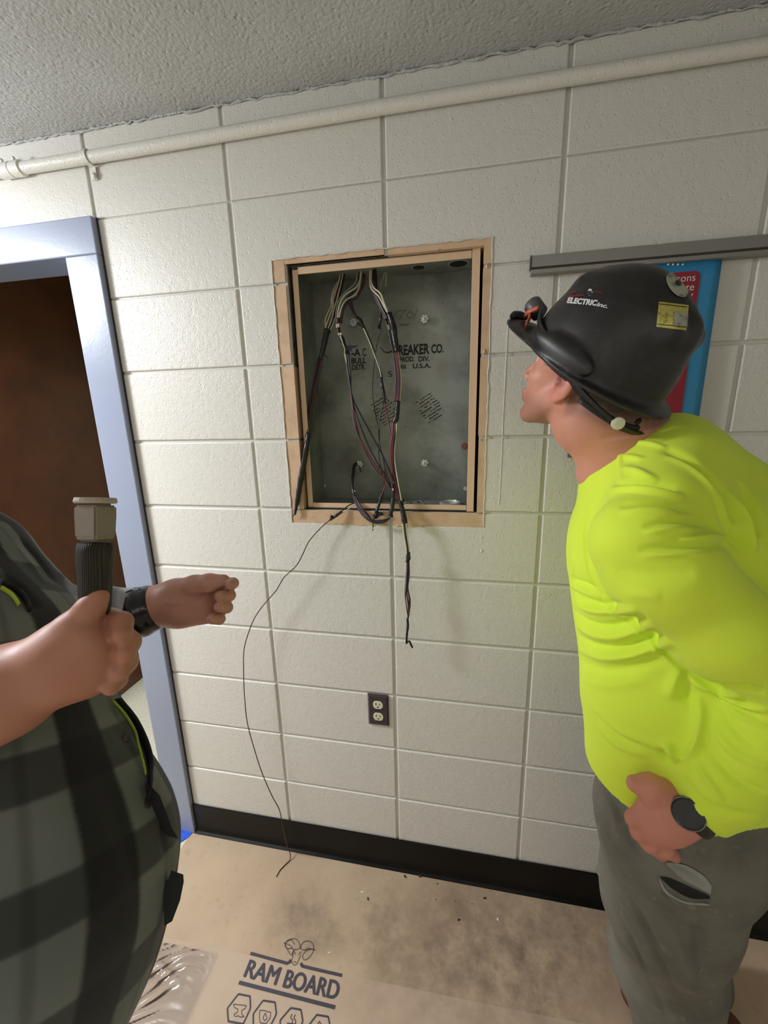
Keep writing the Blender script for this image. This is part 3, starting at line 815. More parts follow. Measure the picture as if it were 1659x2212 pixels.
marks('pencil_mark', [[(857, 672), (873, 670)], [(857, 672), (850, 686)], [(878, 665), (863, 690)], [(886, 672), (879, 680), (886, 688), (893, 680), (886, 672)], [(902, 666), (893, 692)], [(862, 700), (885, 700)], [(864, 703), (882, 702)]], .0007, M['pencil'], EB)
for cx_, cy_ in ((832, 887), (929, 881)):
    st = []
    for k in range(9):
        oy = -26 + k * 6.5; ww = 24 - abs(k - 4) * 1.0
        for q in range(7):
            if random.random() < .82:
                a = -ww + q * 2 * ww / 7; b = a + 2 * ww / 7 * random.uniform(.5, 1.05)
                ca, sa = math.cos(math.radians(-33)), math.sin(math.radians(-33))
                st.append([(cx_ + a * ca - oy * sa, cy_ + a * sa + oy * ca + random.uniform(-1, 1)), (cx_ + b * ca - oy * sa, cy_ + b * sa + oy * ca + random.uniform(-1, 1))])
    marks('ink_stamp', st, .0013, M['ink'], EB)

# ------------------------------------------------------------------ wires
def wires(par, specs, nm='wire'):
    for pts, r, m in specs:
        tube(nm, [W(*p) for p in pts], r, M[m], par, sides=8, n=6)


def taped(par, pts, r, nm='tape_wrap', m='tape', noise=.22):
    tube(nm, [W(*p) for p in pts], r, M[m], par, sides=10, n=6, noise=noise)


def off(pts, dx, dy, dyy=0.0, wob=0.0):
    return [(p[0] + dx + random.uniform(-wob, wob), p[1] + dy, p[2] + dyy) for p in pts]


# A: left bundle, white wires fanning into a taped tail that leaves over the lower left rim
A = empty('wire_bundle', W(700, 760, .06), 'leftmost wire bundle, white wires taped black and sagging over the lower left rim', 'wires')
fan = [[(739, 578, .10), (735, 600, .10), (718, 632, .085), (720, 660, .075), (710, 688, .065), (701, 714, .06)],
       [(742, 578, .10), (738, 606, .095), (730, 640, .085), (722, 668, .075), (716, 692, .07), (706, 716, .06)],
       [(738, 580, .105), (728, 620, .09), (719, 650, .08), (712, 668, .075), (703, 690, .065), (704, 714, .06)],
       [(737, 582, .10), (730, 615, .09), (717, 640, .08), (716, 655, .08), (722, 690, .075), (712, 716, .062)],
       [(741, 584, .10), (733, 610, .095), (726, 640, .085), (714, 680, .07), (708, 700, .065), (708, 716, .06)]]
wires(A, [(fan[0], .0019, 'wire_white'), (fan[1], .0019, 'wire_white'), (fan[2], .0019, 'wire_white'), (fan[3], .0019, 'wire_white'), (fan[4], .0019, 'wire_brown'),
          (off(fan[1], 4, 0, .004), .0020, 'wire_black'), (off(fan[4], 5, 4, .004), .0020, 'wire_black'), (off(fan[0], 7, 2, .006), .0020, 'wire_black')])
taped(A, [(707, 712, .06), (702, 735, .055), (697, 758, .05), (692, 775, .048)], [.009, .0085, .007, .006])
wires(A, [([(697, 765, .05), (709, 774, .05)], .0018, 'tape')], 'tape_tail')
base_ = [(692, 772, .048), (686, 800, .042), (678, 840, .035), (670, 880, .028), (666, 915, .022), (664, 945, .016)]
for dx, m in ((-4, 'wire_plum'), (-1.5, 'wire_black'), (1, 'wire_red'), (3.5, 'wire_brown'), (5.5, 'wire_black')):
    wires(A, [(off(base_, dx, 0, random.uniform(-.003, .003), .8), .0021, m)])
taped(A, [(666, 935, .016), (662, 965, .010), (656, 1000, .006), (649, 1040, .000), (643, 1078, -.006), (637, 1112, -.010)], [.006, .008, .0085, .0085, .0075, .003])
wires(A, [([(640, 1095, -.008), (634, 1115, -.008)], .0014, 'wire_brown')])

# B: second bundle
Bn = empty('wire_bundle', W(740, 700, .06), 'second wire bundle from the left with a maroon sleeve and torn black tape tail', 'wires')
fanb = [[(779, 585, .09), (777, 606, .09), (768, 622, .08), (745, 638, .07), (733, 660, .06), (729, 690, .055)],
        [(781, 585, .09), (776, 618, .088), (768, 636, .08), (748, 648, .07), (738, 664, .06), (732, 690, .055)],
        [(772, 585, .09), (768, 610, .085), (748, 630, .075), (733, 646, .065), (727, 668, .06), (726, 690, .055)],
        [(775, 585, .095), (770, 615, .09), (750, 640, .08), (740, 655, .075), (734, 672, .068), (731, 690, .06)]]
wires(Bn, [(fanb[0], .0021, 'wire_white'), (fanb[1], .0021, 'wire_white'), (fanb[2], .0020, 'galv'), (off(fanb[3], 2, 2, .004), .0021, 'wire_black'), (off(fanb[1], 4, 6, .005), .0022, 'wire_plum'), (off(fanb[0], 9, 8, .006), .0022, 'wire_brown')])
taped(Bn, [(730, 687, .055), (730, 700, .055)], .0062, 'maroon_sleeve', 'shrink', 0)
wires(Bn, [([(727.5, 700, .0495), (728, 708, .049)], .0026, 'wire_white'), ([(731.5, 699, .0495), (732, 707, .049)], .0026, 'wire_white')])
taped(Bn, [(730, 698, .058), (731, 712, .055), (733, 722, .055)], .0055, 'maroon_sleeve', 'shrink', 0)
wires(Bn, [([(731, 720, .0475), (733.5, 724, .047)], .0026, 'wire_white'), ([(735.5, 719, .0475), (738, 723, .047)], .0026, 'wire_white')])
taped(Bn, [(734, 722, .055), (740, 735, .052), (745, 750, .05), (750, 762, .05)], [.0055, .0068, .0055, .004])
bm = bmesh.new()
q = [W(x, y, .048) for x, y in ((744, 747), (756, 746), (770, 746), (776, 745), (768, 751), (759, 753), (761, 759), (753, 757), (747, 760))]
lo = [bm.verts.new(tuple(p)) for p in q]; hi = [bm.verts.new((p[0], p[1] - .0014, p[2])) for p in q]
for k in range(len(q)): bm.faces.new((lo[k], lo[(k + 1) % len(q)], hi[(k + 1) % len(q)], hi[k]))
bm.faces.new(hi); bm.faces.new(lo[::-1]); bm_out('tape_flag', bm, M['tape'], Bn)
wires(Bn, [([(735, 722, .048), (740, 740, .045), (745, 755, .044), (744, 764, .046)], .0013, 'wire_white')])
wires(Bn, [([(748, 760, .05), (752, 800, .045), (757, 835, .04), (765, 880, .035), (790, 950, .02), (818, 1005, .01), (838, 1035, .002), (847, 1060, -.006)], .0021, 'wire_black'),
           ([(749, 758, .05), (750, 800, .045), (758, 845, .04), (766, 900, .03), (782, 960, .02), (812, 1015, .008), (836, 1040, 0), (846, 1062, -.006)], .0021, 'wire_plum'),
           ([(752, 760, .05), (757, 810, .045), (762, 860, .04), (800, 935, .025), (822, 975, .012), (838, 1010, .004), (850, 1040, -.004)], .0023, 'wire_black'),
           ([(747, 760, .05), (754, 820, .045), (759, 860, .04), (764, 905, .03), (772, 935, .02), (790, 972, .015), (824, 1024, .004), (842, 1052, -.006)], .0019, 'wire_red'),
           ([(745, 764, .048), (750, 790, .047)], .0022, 'wire_white')])

# C: wire pair that drops behind through a small tape lump
Cn = empty('wire_bundle', W(800, 800, .07), 'slim wire pair taped at the top left nut and again above the left stamp', 'wires')
wires(Cn, [([(752, 640, .09), (756, 660, .085), (764, 676, .08), (772, 688, .075)], .0024, 'wire_brown'), ([(757, 640, .09), (762, 664, .085), (770, 684, .075)], .002, 'wire_plum')])
taped(Cn, [(770, 684, .075), (777, 694, .072), (786, 708, .07)], [.0035, .0085, .004])
wires(Cn, [([(784, 706, .07), (797, 735, .067), (812, 775, .062), (822, 805, .058), (825, 825, .056)], .0016, 'wire_white'),
           ([(786, 706, .072), (803, 745, .068), (815, 785, .062), (824, 810, .058), (826, 828, .056)], .0022, 'wire_black'),
           ([(788, 706, .075), (806, 742, .07), (812, 770, .066), (820, 800, .06)], .0017, 'galv')])
taped(Cn, [(823, 815, .057), (826, 835, .055), (829, 850, .053), (831, 870, .05)], [.004, .0045, .0045, .0035])
wires(Cn, [([(829, 868, .05), (820, 905, .045), (818, 945, .035), (826, 985, .02), (832, 1015, .012), (829, 1055, .004), (824, 1085, -.004)], .0015, 'wire_black'),
           ([(831, 868, .05), (838, 905, .045), (845, 945, .03), (849, 975, .015)], .0018, 'wire_red'),
           ([(822, 1075, -.004), (833, 1045, .004), (836, 1015, .01)], .0015, 'wire_red')])

# D: thin single black wire
Dn = empty('single_wire', W(820, 720, .07), 'thin black wire with a small taped knot hanging in the middle of the box', 'wire')
taped(Dn, [(823, 675, .075), (822, 690, .075), (820, 700, .075), (818, 710, .075)], [.0028, .0035, .0035, .0065])
wires(Dn, [([(820, 708, .075), (820, 722, .075), (814, 745, .075), (807, 800, .075), (805, 850, .07), (812, 900, .06), (820, 935, .05), (818, 980, .03), (827, 1040, .01), (818, 1085, -.004), (812, 1100, -.008)], .0012, 'wire_black')])
taped(Dn, [(824, 1060, .002), (820, 1085, -.004), (812, 1108, -.01)], [.002, .0042, .005])
wires(Dn, [([(815, 1104, -.010), (808, 1120, -.014), (805, 1146, -.018)], .0016, 'wire_black'), ([(806, 1140, -.018), (804, 1148, -.018)], .0011, 'zinc')])
bm = bmesh.new()
q = [W(x, y, -.010) for x, y in ((806, 1112), (815, 1104), (827, 1107), (829, 1112), (820, 1115), (814, 1120), (807, 1120))]
lo = [bm.verts.new(tuple(p)) for p in q]; hi = [bm.verts.new((p[0], p[1] - .0020, p[2])) for p in q]
for k in range(len(q)): bm.faces.new((lo[k], lo[(k + 1) % len(q)], hi[(k + 1) % len(q)], hi[k]))
bm.faces.new(hi); bm.faces.new(lo[::-1]); bm_out('tape_flag', bm, M['tape'], Dn)

# E: the thick right bundle that drops in front of the wall
E_ = empty('wire_bundle', W(860, 800, .06), 'thickest wire bundle, taped black in sections and hanging down below the box', 'wires')
wires(E_, [([(800, 582, .09), (799, 605, .088), (803, 624, .08), (818, 640, .072), (830, 662, .065), (839, 678, .06)], .0024, 'wire_white'),
           ([(803, 582, .09), (802, 606, .088), (808, 622, .08), (822, 634, .072), (830, 655, .066), (838, 674, .062)], .0024, 'wire_white'),
           ([(810, 582, .09), (812, 615, .085), (815, 640, .078), (826, 665, .07), (838, 690, .064)], .0045, 'wire_black'),
           ([(806, 582, .095), (807, 620, .088), (812, 645, .08), (824, 670, .072), (834, 692, .066)], .0038, 'shrink'),
           ([(808, 630, .08), (818, 655, .074), (828, 678, .068), (838, 700, .06)], .0022, 'wire_plum')])
taped(E_, [(840, 676, .060), (848, 700, .056), (852, 725, .053), (856, 750, .050), (858, 760, .048)], [.0068, .0082, .0082, .0075, .006])
wires(E_, [([(833, 690, .056), (839, 712, .052), (845, 740, .048), (850, 762, .046)], .0024, 'wire_black'), ([(838, 702, .046), (841, 712, .044)], .0012, 'wire_white')])
tube('tape_tail', [W(*p) for p in ((846, 758, .048), (838, 762, .045), (830, 760, .045), (826, 755, .046), (821, 750, .047))], [.0028, .0018, .0016, .0018, .0008], M['tape'], E_, sides=8)
base_ = [(854, 758, .048), (858, 790, .044), (860, 820, .04), (859, 850, .037), (857, 868, .035)]
for dx, m, r in ((-5, 'wire_plum', .0022), (-2, 'wire_red', .0024), (1, 'wire_black', .0022), (3.5, 'wire_red', .0022), (6, 'wire_white', .0017), (-3.5, 'wire_blue', .0016)):
    wires(E_, [(off(base_, dx, 0, random.uniform(-.003, .002), .6), r, m)])
taped(E_, [(860, 866, .034), (858, 885, .032), (857, 900, .03), (852, 913, .03)], [.0062, .0070, .0072, .0082])
base_ = [(853, 910, .03), (850, 940, .022), (847, 970, .015), (849, 1010, .006), (854, 1040, 0.0), (862, 1075, -.010), (868, 1092, -.014)]
for dx, m, r in ((-3, 'wire_red', .0024), (-.5, 'wire_red', .0022), (2, 'wire_black', .0024), (4, 'wire_black', .0018)):
    wires(E_, [(off(base_, dx, 0, random.uniform(-.003, .002), .6), r, m)])
wires(E_, [([(857, 912, .027), (855, 945, .022), (852, 985, .012), (858, 1030, .0), (866, 1075, -.014), (868, 1092, -.016)], .0017, 'wire_white')])
taped(E_, [(864, 1082, -.014), (869, 1100, -.020), (873, 1120, -.028), (874, 1130, -.030)], [.0058, .0066, .0078, .0085])
base_ = [(873, 1128, -.032), (876, 1155, -.036), (880, 1180, -.038), (882, 1200, -.040)]
for dx, m, r in ((-3, 'wire_white', .0022), (0, 'wire_black', .0026), (3, 'wire_white', .0018), (1.5, 'wire_plum', .002)):
    wires(E_, [(off(base_, dx, 0, random.uniform(-.003, .002), .3), r, m)])
taped(E_, [(881, 1192, -.040), (882, 1204, -.041), (880, 1215, -.042)], [.0048, .0068, .0055])
wires(E_, [([(885, 1193, -.042), (884, 1204, -.046)], .0018, 'tape')], 'tape_tail')
for pts_, m, r in (([(878, 1212, -.042), (875, 1250, -.045), (873, 1280, -.046), (878, 1312, -.048), (880, 1340, -.05)], 'wire_white', .0017),
                   ([(880, 1212, -.042), (880, 1250, -.045), (878, 1275, -.046), (882, 1310, -.048), (881, 1342, -.05)], 'wire_red', .0022),
                   ([(883, 1212, -.042), (884, 1240, -.045), (881, 1270, -.046), (886, 1300, -.05), (882, 1335, -.05)], 'wire_plum', .0020),
                   ([(882, 1212, -.040), (882, 1245, -.045), (880, 1268, -.048), (884, 1296, -.046), (881, 1332, -.05)], 'wire_black', .0020),
                   ([(881, 1212, -.044), (878, 1255, -.048), (876, 1290, -.048), (880, 1325, -.05)], 'wire_blue', .0016)):
    wires(E_, [(pts_, r, m)])
taped(E_, [(880, 1335, -.05), (881, 1352, -.05), (879, 1370, -.05), (878, 1390, -.05)], [.0035, .0040, .0034, .0032])
tube('tape_tail', [W(*p) for p in ((878, 1389, -.05), (884, 1385, -.05), (887, 1391, -.05), (891, 1399, -.05))], [.0022, .0026, .0034, .0030], M['tape'], E_, sides=8)

# F: looped black cable with the coloured arc
Fn = empty('wire_loop', W(790, 1080, 0), 'black wire loop hooked on the lower left nut and curling over the bottom rim', 'wires')
taped(Fn, [(770, 1000, .10), (765, 1008, .09), (763, 1025, .07), (761, 1042, .05), (763, 1062, .03), (767, 1075, .02)], [.0045, .0052, .0046, .004, .0036, .003])
wires(Fn, [([(768, 1004, .09), (776, 1008, .085), (779, 1020, .085)], .002, 'tape')], 'tape_tail')
for k, (m, d) in enumerate((('wire_blue', 0), ('wire_black', 3), ('wire_plum', -2.5))):
    wires(Fn, [([(765 + d, 1070, .02), (772 + d, 1090, .005), (785 + d, 1110 - d, -.012), (806, 1127 - d, -.022), (830, 1126 - d, -.022), (842, 1119, -.018)], .0019, m)])
wires(Fn, [([(770, 1078, .015), (780, 1095, .0), (795, 1112, -.012), (802, 1122, -.016)], .0021, 'wire_red'), ([(773, 1085, .012), (786, 1105, -.004), (800, 1120, -.015)], .0016, 'wire_red')])
for pp in ((761.5, 1059), (766.5, 1061)):
    c = W(pp[0], pp[1], .026); bm = bmesh.new(); bmesh.ops.create_icosphere(bm, subdivisions=2, radius=.0022, matrix=Matrix.Translation(Vector(c))); bm_out('bare_copper_tip', bm, M['wire_white'], Fn, True)

# G: taped tail in the middle under the crossing
Gn = empty('wire_bundle', W(848, 1080, 0), 'short black taped tail drooping over the middle of the bottom rim', 'wires')
taped(Gn, [(848, 1045, -.004), (849, 1070, -.010), (847, 1095, -.018), (843, 1112, -.024)], [.0045, .0056, .0066, .0060])
tube('tape_tail', [W(*p) for p in ((838, 1112, -.024), (844, 1112, -.024), (848, 1117, -.024))], [.0035, .0065, .003], M['tape'], Gn, sides=8)
wires(Gn, [([(849, 1055, -.0145), (849, 1060, -.016)], .0022, 'wire_white')])

# H: long thin brown wire to the floor
Hn = empty('dangling_wire', W(640, 1300, -.03), 'long thin brown wire dangling from the lower left rim down to the floor board', 'wire')
wires(Hn, [([(772, 1084, .01), (757, 1090, .004), (745, 1098, -.004), (735, 1108, -.010)], .0017, 'wire_black'), ([(773, 1088, .01), (760, 1094, .002), (748, 1103, -.006), (736, 1110, -.010)], .0015, 'wire_white')])
taped(Hn, [(738, 1105, -.010), (726, 1114, -.014), (713, 1123, -.018)], [.0035, .0045, .0038])
c = W(716, 1116, -.018); bm = bmesh.new(); bmesh.ops.create_icosphere(bm, subdivisions=2, radius=1, matrix=Matrix.Translation(Vector(c)) @ Matrix.Diagonal((.0052, .004, .005, 1))); bm_out('tape_blob', bm, M['tape'], Hn, True)
hp = [(714, 1122, -.018), (693, 1140, -.022), (667, 1170, -.026), (655, 1195, -.03), (640, 1222, -.032), (613, 1248, -.034), (597, 1275, -.035), (577, 1298, -.036), (558, 1322, -.038), (543, 1350, -.040), (528, 1398, -.042), (526, 1440, -.044), (528, 1500, -.046), (534, 1560, -.048), (550, 1620, -.05), (567, 1672, -.052), (588, 1720, -.054), (603, 1748, -.058), (609, 1775, -.062), (613, 1797, -.066)]
pts_ = [W(*p) for p in hp]
for q_ in ((620, 1826, .055), (627, 1845, .022), (626, 1858, .006), (616, 1868, .0045), (605, 1880, .0040), (597, 1894, .0038)):
    pts_.append(G(q_[0], q_[1], q_[2]))
tube('wire', pts_, .0016, M['wire_brown'], Hn, sides=7, n=5)

# small brass/white stubs at the top right of the wires
In = empty('single_wire', W(826, 600, .1), 'two short stub wires poking from the top of the box right of the thick bundle', 'wire')
wires(In, [([(833, 575, .12), (830, 592, .12), (823, 612, .12), (822, 620, .12)], .0014, 'wire_white'), ([(834, 575, .12), (834, 600, .12), (833, 618, .12)], .0014, 'wire_white')])
# ------------------------------------------------------------------ implicit bodies
class Field:
    def __init__(s, h, k=0.012):
        s.h = h; s.k = k; s.ops = []

    def add(s, op, fn, lo, hi, k=None):
        s.ops.append((op, fn, np.array(lo, float), np.array(hi, float), s.k if k is None else k)); return s

    def cap(s, a, b, ra, rb=None, op='u', k=None):
        a = np.array(a, float); b = np.array(b, float); rb = ra if rb is None else rb; d = b - a; L2 = float(d @ d) + 1e-12
        def fn(X, Y, Z):
            px, py, pz = X - a[0], Y - a[1], Z - a[2]
            t = np.clip((px * d[0] + py * d[1] + pz * d[2]) / L2, 0, 1)
            return np.sqrt((px - t * d[0]) ** 2 + (py - t * d[1]) ** 2 + (pz - t * d[2]) ** 2) - (ra + (rb - ra) * t)
        m = max(ra, rb)
        return s.add(op, fn, np.minimum(a, b) - m, np.maximum(a, b) + m, k)

    def chain(s, pts, op='u', k=None):
        """pts: (point, radius)"""
        for (a, ra), (b, rb) in zip(pts, pts[1:]): s.cap(a, b, ra, rb, op, k)
        return s

    def ell(s, c, r, R=None, op='u', k=None):
        c = np.array(c, float); r = np.array(r, float); R = np.eye(3) if R is None else R
        def fn(X, Y, Z):
            px, py, pz = X - c[0], Y - c[1], Z - c[2]
            q = [R[0][i] * px + R[1][i] * py + R[2][i] * pz for i in range(3)]
            k0 = np.sqrt(sum((q[i] / r[i]) ** 2 for i in range(3))); k1 = np.sqrt(sum((q[i] / r[i] ** 2) ** 2 for i in range(3))) + 1e-9
            return k0 * (k0 - 1) / k1
        ext = np.abs(R) @ r
        return s.add(op, fn, c - ext, c + ext, k)

    def half(s, p, n, lo, hi, k=0.004):
        """keep the side that n points away from"""
        p = np.array(p, float); n = np.array(n, float); n = n / np.linalg.norm(n)
        def fn(X, Y, Z): return -((X - p[0]) * n[0] + (Y - p[1]) * n[1] + (Z - p[2]) * n[2])
        return s.add('s', fn, lo, hi, k)

    def build(s):
        h = s.h; pos = [o for o in s.ops if o[0] == 'u']
        lo = np.min([o[2] for o in pos], 0) - 4 * h; hi = np.max([o[3] for o in pos], 0) + 4 * h
        n = np.ceil((hi - lo) / h).astype(int) + 1
        ax = [(lo[i] + h * np.arange(n[i])).astype(np.float32) for i in range(3)]
        D = np.full(n, 0.06, np.float32)
        for op, fn, a, b, k in s.ops:
            pad = k + 3 * h
            i0 = np.clip(np.floor((a - pad - lo) / h).astype(int), 0, n - 1); i1 = np.clip(np.ceil((b + pad - lo) / h).astype(int) + 1, 1, n)
            if np.any(i1 <= i0): continue
            sl = tuple(slice(p, q) for p, q in zip(i0, i1))
            d = fn(ax[0][sl[0]][:, None, None], ax[1][sl[1]][None, :, None], ax[2][sl[2]][None, None, :]).astype(np.float32)
            A = D[sl]
            if op == 'u':
                e = np.maximum(k - np.abs(A - d), 0) / max(k, 1e-6); D[sl] = np.minimum(A, d) - e * e * k * .25
            else:
                e = np.maximum(k - np.abs(A + d), 0) / max(k, 1e-6); D[sl] = np.maximum(A, -d) + e * e * k * .25
        return nets(D, lo, h)


def nets(D, lo, h):
    I = D < 0
    c = np.zeros(np.array(D.shape) - 1, np.int8)
    for a in (0, 1):
        for b in (0, 1):
            for d in (0, 1): c += I[a:I.shape[0] - 1 + a, b:I.shape[1] - 1 + b, d:I.shape[2] - 1 + d]
    act = np.argwhere((c > 0) & (c < 8))
    vid = np.full(c.shape, -1, np.int32); vid[tuple(act.T)] = np.arange(len(act))
    cor = np.array([(a, b, d) for a in (0, 1) for b in (0, 1) for d in (0, 1)])
    val = np.stack([D[act[:, 0] + q[0], act[:, 1] + q[1], act[:, 2] + q[2]] for q in cor], 1)
    acc = np.zeros((len(act), 3)); cnt = np.zeros(len(act))
    for i in range(8):
        for j in range(i + 1, 8):
            if np.abs(cor[i] - cor[j]).sum() != 1: continue
            vi, vj = val[:, i], val[:, j]; m = (vi < 0) != (vj < 0)
            t = np.where(m, vi / np.where(m, vi - vj, 1), 0)[:, None]
            acc += np.where(m[:, None], cor[i] + t * (cor[j] - cor[i]), 0); cnt += m
    V = lo + h * (act + acc / cnt[:, None])
    Fc = []
    for axis in range(3):
        u, w_ = (axis + 1) % 3, (axis + 2) % 3
        sa = [slice(None)] * 3; sb = [slice(None)] * 3; sa[axis] = slice(0, -1); sb[axis] = slice(1, None)
        A, B_ = I[tuple(sa)], I[tuple(sb)]
        e = np.argwhere(A != B_); fl = A[tuple(e.T)]
        ok = (e[:, u] > 0) & (e[:, w_] > 0) & (e[:, u] < c.shape[u]) & (e[:, w_] < c.shape[w_]); e = e[ok]; fl = fl[ok]
        q = []
        for du, dw in ((0, 0), (-1, 0), (-1, -1), (0, -1)):
            t = e.copy(); t[:, u] += du; t[:, w_] += dw; q.append(vid[tuple(t.T)])
        q = np.stack(q, 1); q[~fl] = q[~fl][:, ::-1]; Fc.append(q[:, ::-1])
    return V, np.concatenate(Fc)


def np_mesh(name, V, Fc, mats, parent):
    me = bpy.data.meshes.new(name)
    me.vertices.add(len(V)); me.vertices.foreach_set('co', np.asarray(V, np.float32).ravel())
    me.loops.add(Fc.size); me.loops.foreach_set('vertex_index', Fc.astype(np.int32).ravel())
    me.polygons.add(len(Fc)); me.polygons.foreach_set('loop_start', np.arange(0, Fc.size, 4, dtype=np.int32))
    me.update(calc_edges=True); me.validate(); me.shade_smooth()
    return link(name, me, parent, mats)


def vnormals(V, Fc):
    a, b, c, d = (V[Fc[:, i]] for i in range(4)); n = np.cross(c - a, d - b); N = np.zeros_like(V)
    for i in range(4): np.add.at(N, Fc[:, i], n)
    return N / (np.linalg.norm(N, axis=1, keepdims=True) + 1e-12)


def smooth(V, Fc, it=1):
    for _ in range(it):
        A = np.zeros_like(V); C = np.zeros(len(V))
        for i in range(4):
            for j in (1, 3): np.add.at(A, Fc[:, i], V[Fc[:, (i + j) % 4]]); np.add.at(C, Fc[:, i], 1)
        V = V * .4 + .6 * A / C[:, None]
    return V


def noise3(V, sc, seed=0):
    """cheap smooth value noise from sines"""
    r = np.random.RandomState(seed); o = np.zeros(len(V))
    for _ in range(7):
        d = r.normal(size=3); d /= np.linalg.norm(d); o += np.sin((V @ d) * sc * r.uniform(.6, 1.6) + r.uniform(0, 6.28))
    return o / 7


def crease(V, Fc, folds):
    """folds: (polyline of photo pixels, height in m (minus = groove), width in m); laid on the surface met from the camera"""
    bvh = BVHTree.FromPolygons([tuple(v) for v in V], [tuple(map(int, f)) for f in Fc])
    N = vnormals(V, Fc); disp = np.zeros(len(V))
    for pts, hgt, wd in folds:
        pp = spline([np.array([x, y, 0.]) for x, y in pts], 7); L = []
        for i, q in enumerate(pp):
            d = P(q[0], q[1], 1.0) - CAM; d /= np.linalg.norm(d)
            hit = bvh.ray_cast(Vector(CAM), Vector(d))
            if hit[0] is not None: L.append((np.array(hit[0]), i / max(len(pp) - 1, 1)))
        if len(L) < 2: continue
        for (a, ta), (b, tb) in zip(L, L[1:]):
            if np.linalg.norm(b - a) > .08: continue
            pass
        Q = np.array([l[0] for l in L]); T = np.array([l[1] for l in L])
        lo, hi = Q.min(0) - 3 * wd, Q.max(0) + 3 * wd
        idx = np.where(np.all((V > lo) & (V < hi), 1))[0]
        if len(idx) == 0: continue
        X = V[idx]; best = np.full(len(idx), 1e9); tt = np.zeros(len(idx))
        for i in range(len(Q) - 1):
            a, d = Q[i], Q[i + 1] - Q[i]; L2 = d @ d
            if L2 > .01 or L2 < 1e-12: continue
            t = np.clip(((X - a) @ d) / L2, 0, 1); r = np.linalg.norm(X - a - t[:, None] * d, axis=1)
            m = r < best; best[m] = r[m]; tt[m] = (T[i] + (T[i + 1] - T[i]) * t)[m]
        env = np.clip(np.sin(np.pi * np.clip(tt, 0, 1)), 0, 1) ** .6
        disp[idx] += hgt * env * np.exp(-(best / wd) ** 2)
    return V + N * disp[:, None]


def vcol(o, cols, name='Col'):
    a = o.data.color_attributes.new(name, 'FLOAT_COLOR', 'POINT')
    a.data.foreach_set('color', np.concatenate([cols, np.ones((len(cols), 1))], 1).astype(np.float32).ravel())


def basis(f, u):
    f = np.array(f, float); f /= np.linalg.norm(f); u = np.array(u, float); u -= f * (u @ f); u /= np.linalg.norm(u)
    return np.stack([f, np.cross(u, f), u], 1)     # columns: forward, left, up


M['skin'] = mat('skin', lin((205, 140, 118)), .5, subs=.06, bumps=[(500, .15, .0005), (90, .1, .001)], attr='Col')
M['hair'] = mat('short_hair', lin((104, 92, 82)), .8, bumps=[(700, .9, .002)], mottle=(260, lin((128, 106, 86)), .4, .7))
M['neon'] = mat('neon_shirt', lin((220, 243, 66)), .85, bumps=[(900, .25, .0005), (110, .12, .0015)], sheen=.1)
M['pants'] = mat('grey_work_trousers', lin((118, 114, 104)), .9, bumps=[(700, .3, .0006), (35, .3, .004)], mottle=[(14, lin((100, 97, 88)), .4, .7), (40, lin((140, 136, 124)), .60, .8)])
M['hat'] = mat('black_hat_shell', lin((34, 33, 33)), .42, bumps=[(160, .12, .0006)], mottle=(60, lin((52, 50, 50)), .5, .8))
M['hatdark'] = mat('black_hat_trim', (.008, .008, .008), .5)
M['eye'] = mat('eye_white', lin((215, 208, 200)), .2)
M['watch'] = mat('black_watch', (.012, .012, .012), .25)
M['steel'] = mat('watch_rim', lin((130, 130, 128)), .3, .8)
M['boot'] = mat('brown_boot', lin((92, 48, 34)), .6, bumps=[(80, .3, .002)])
M['glove'] = mat('black_cuff', (.010, .010, .011), .22, bumps=[(30, .15, .002)])


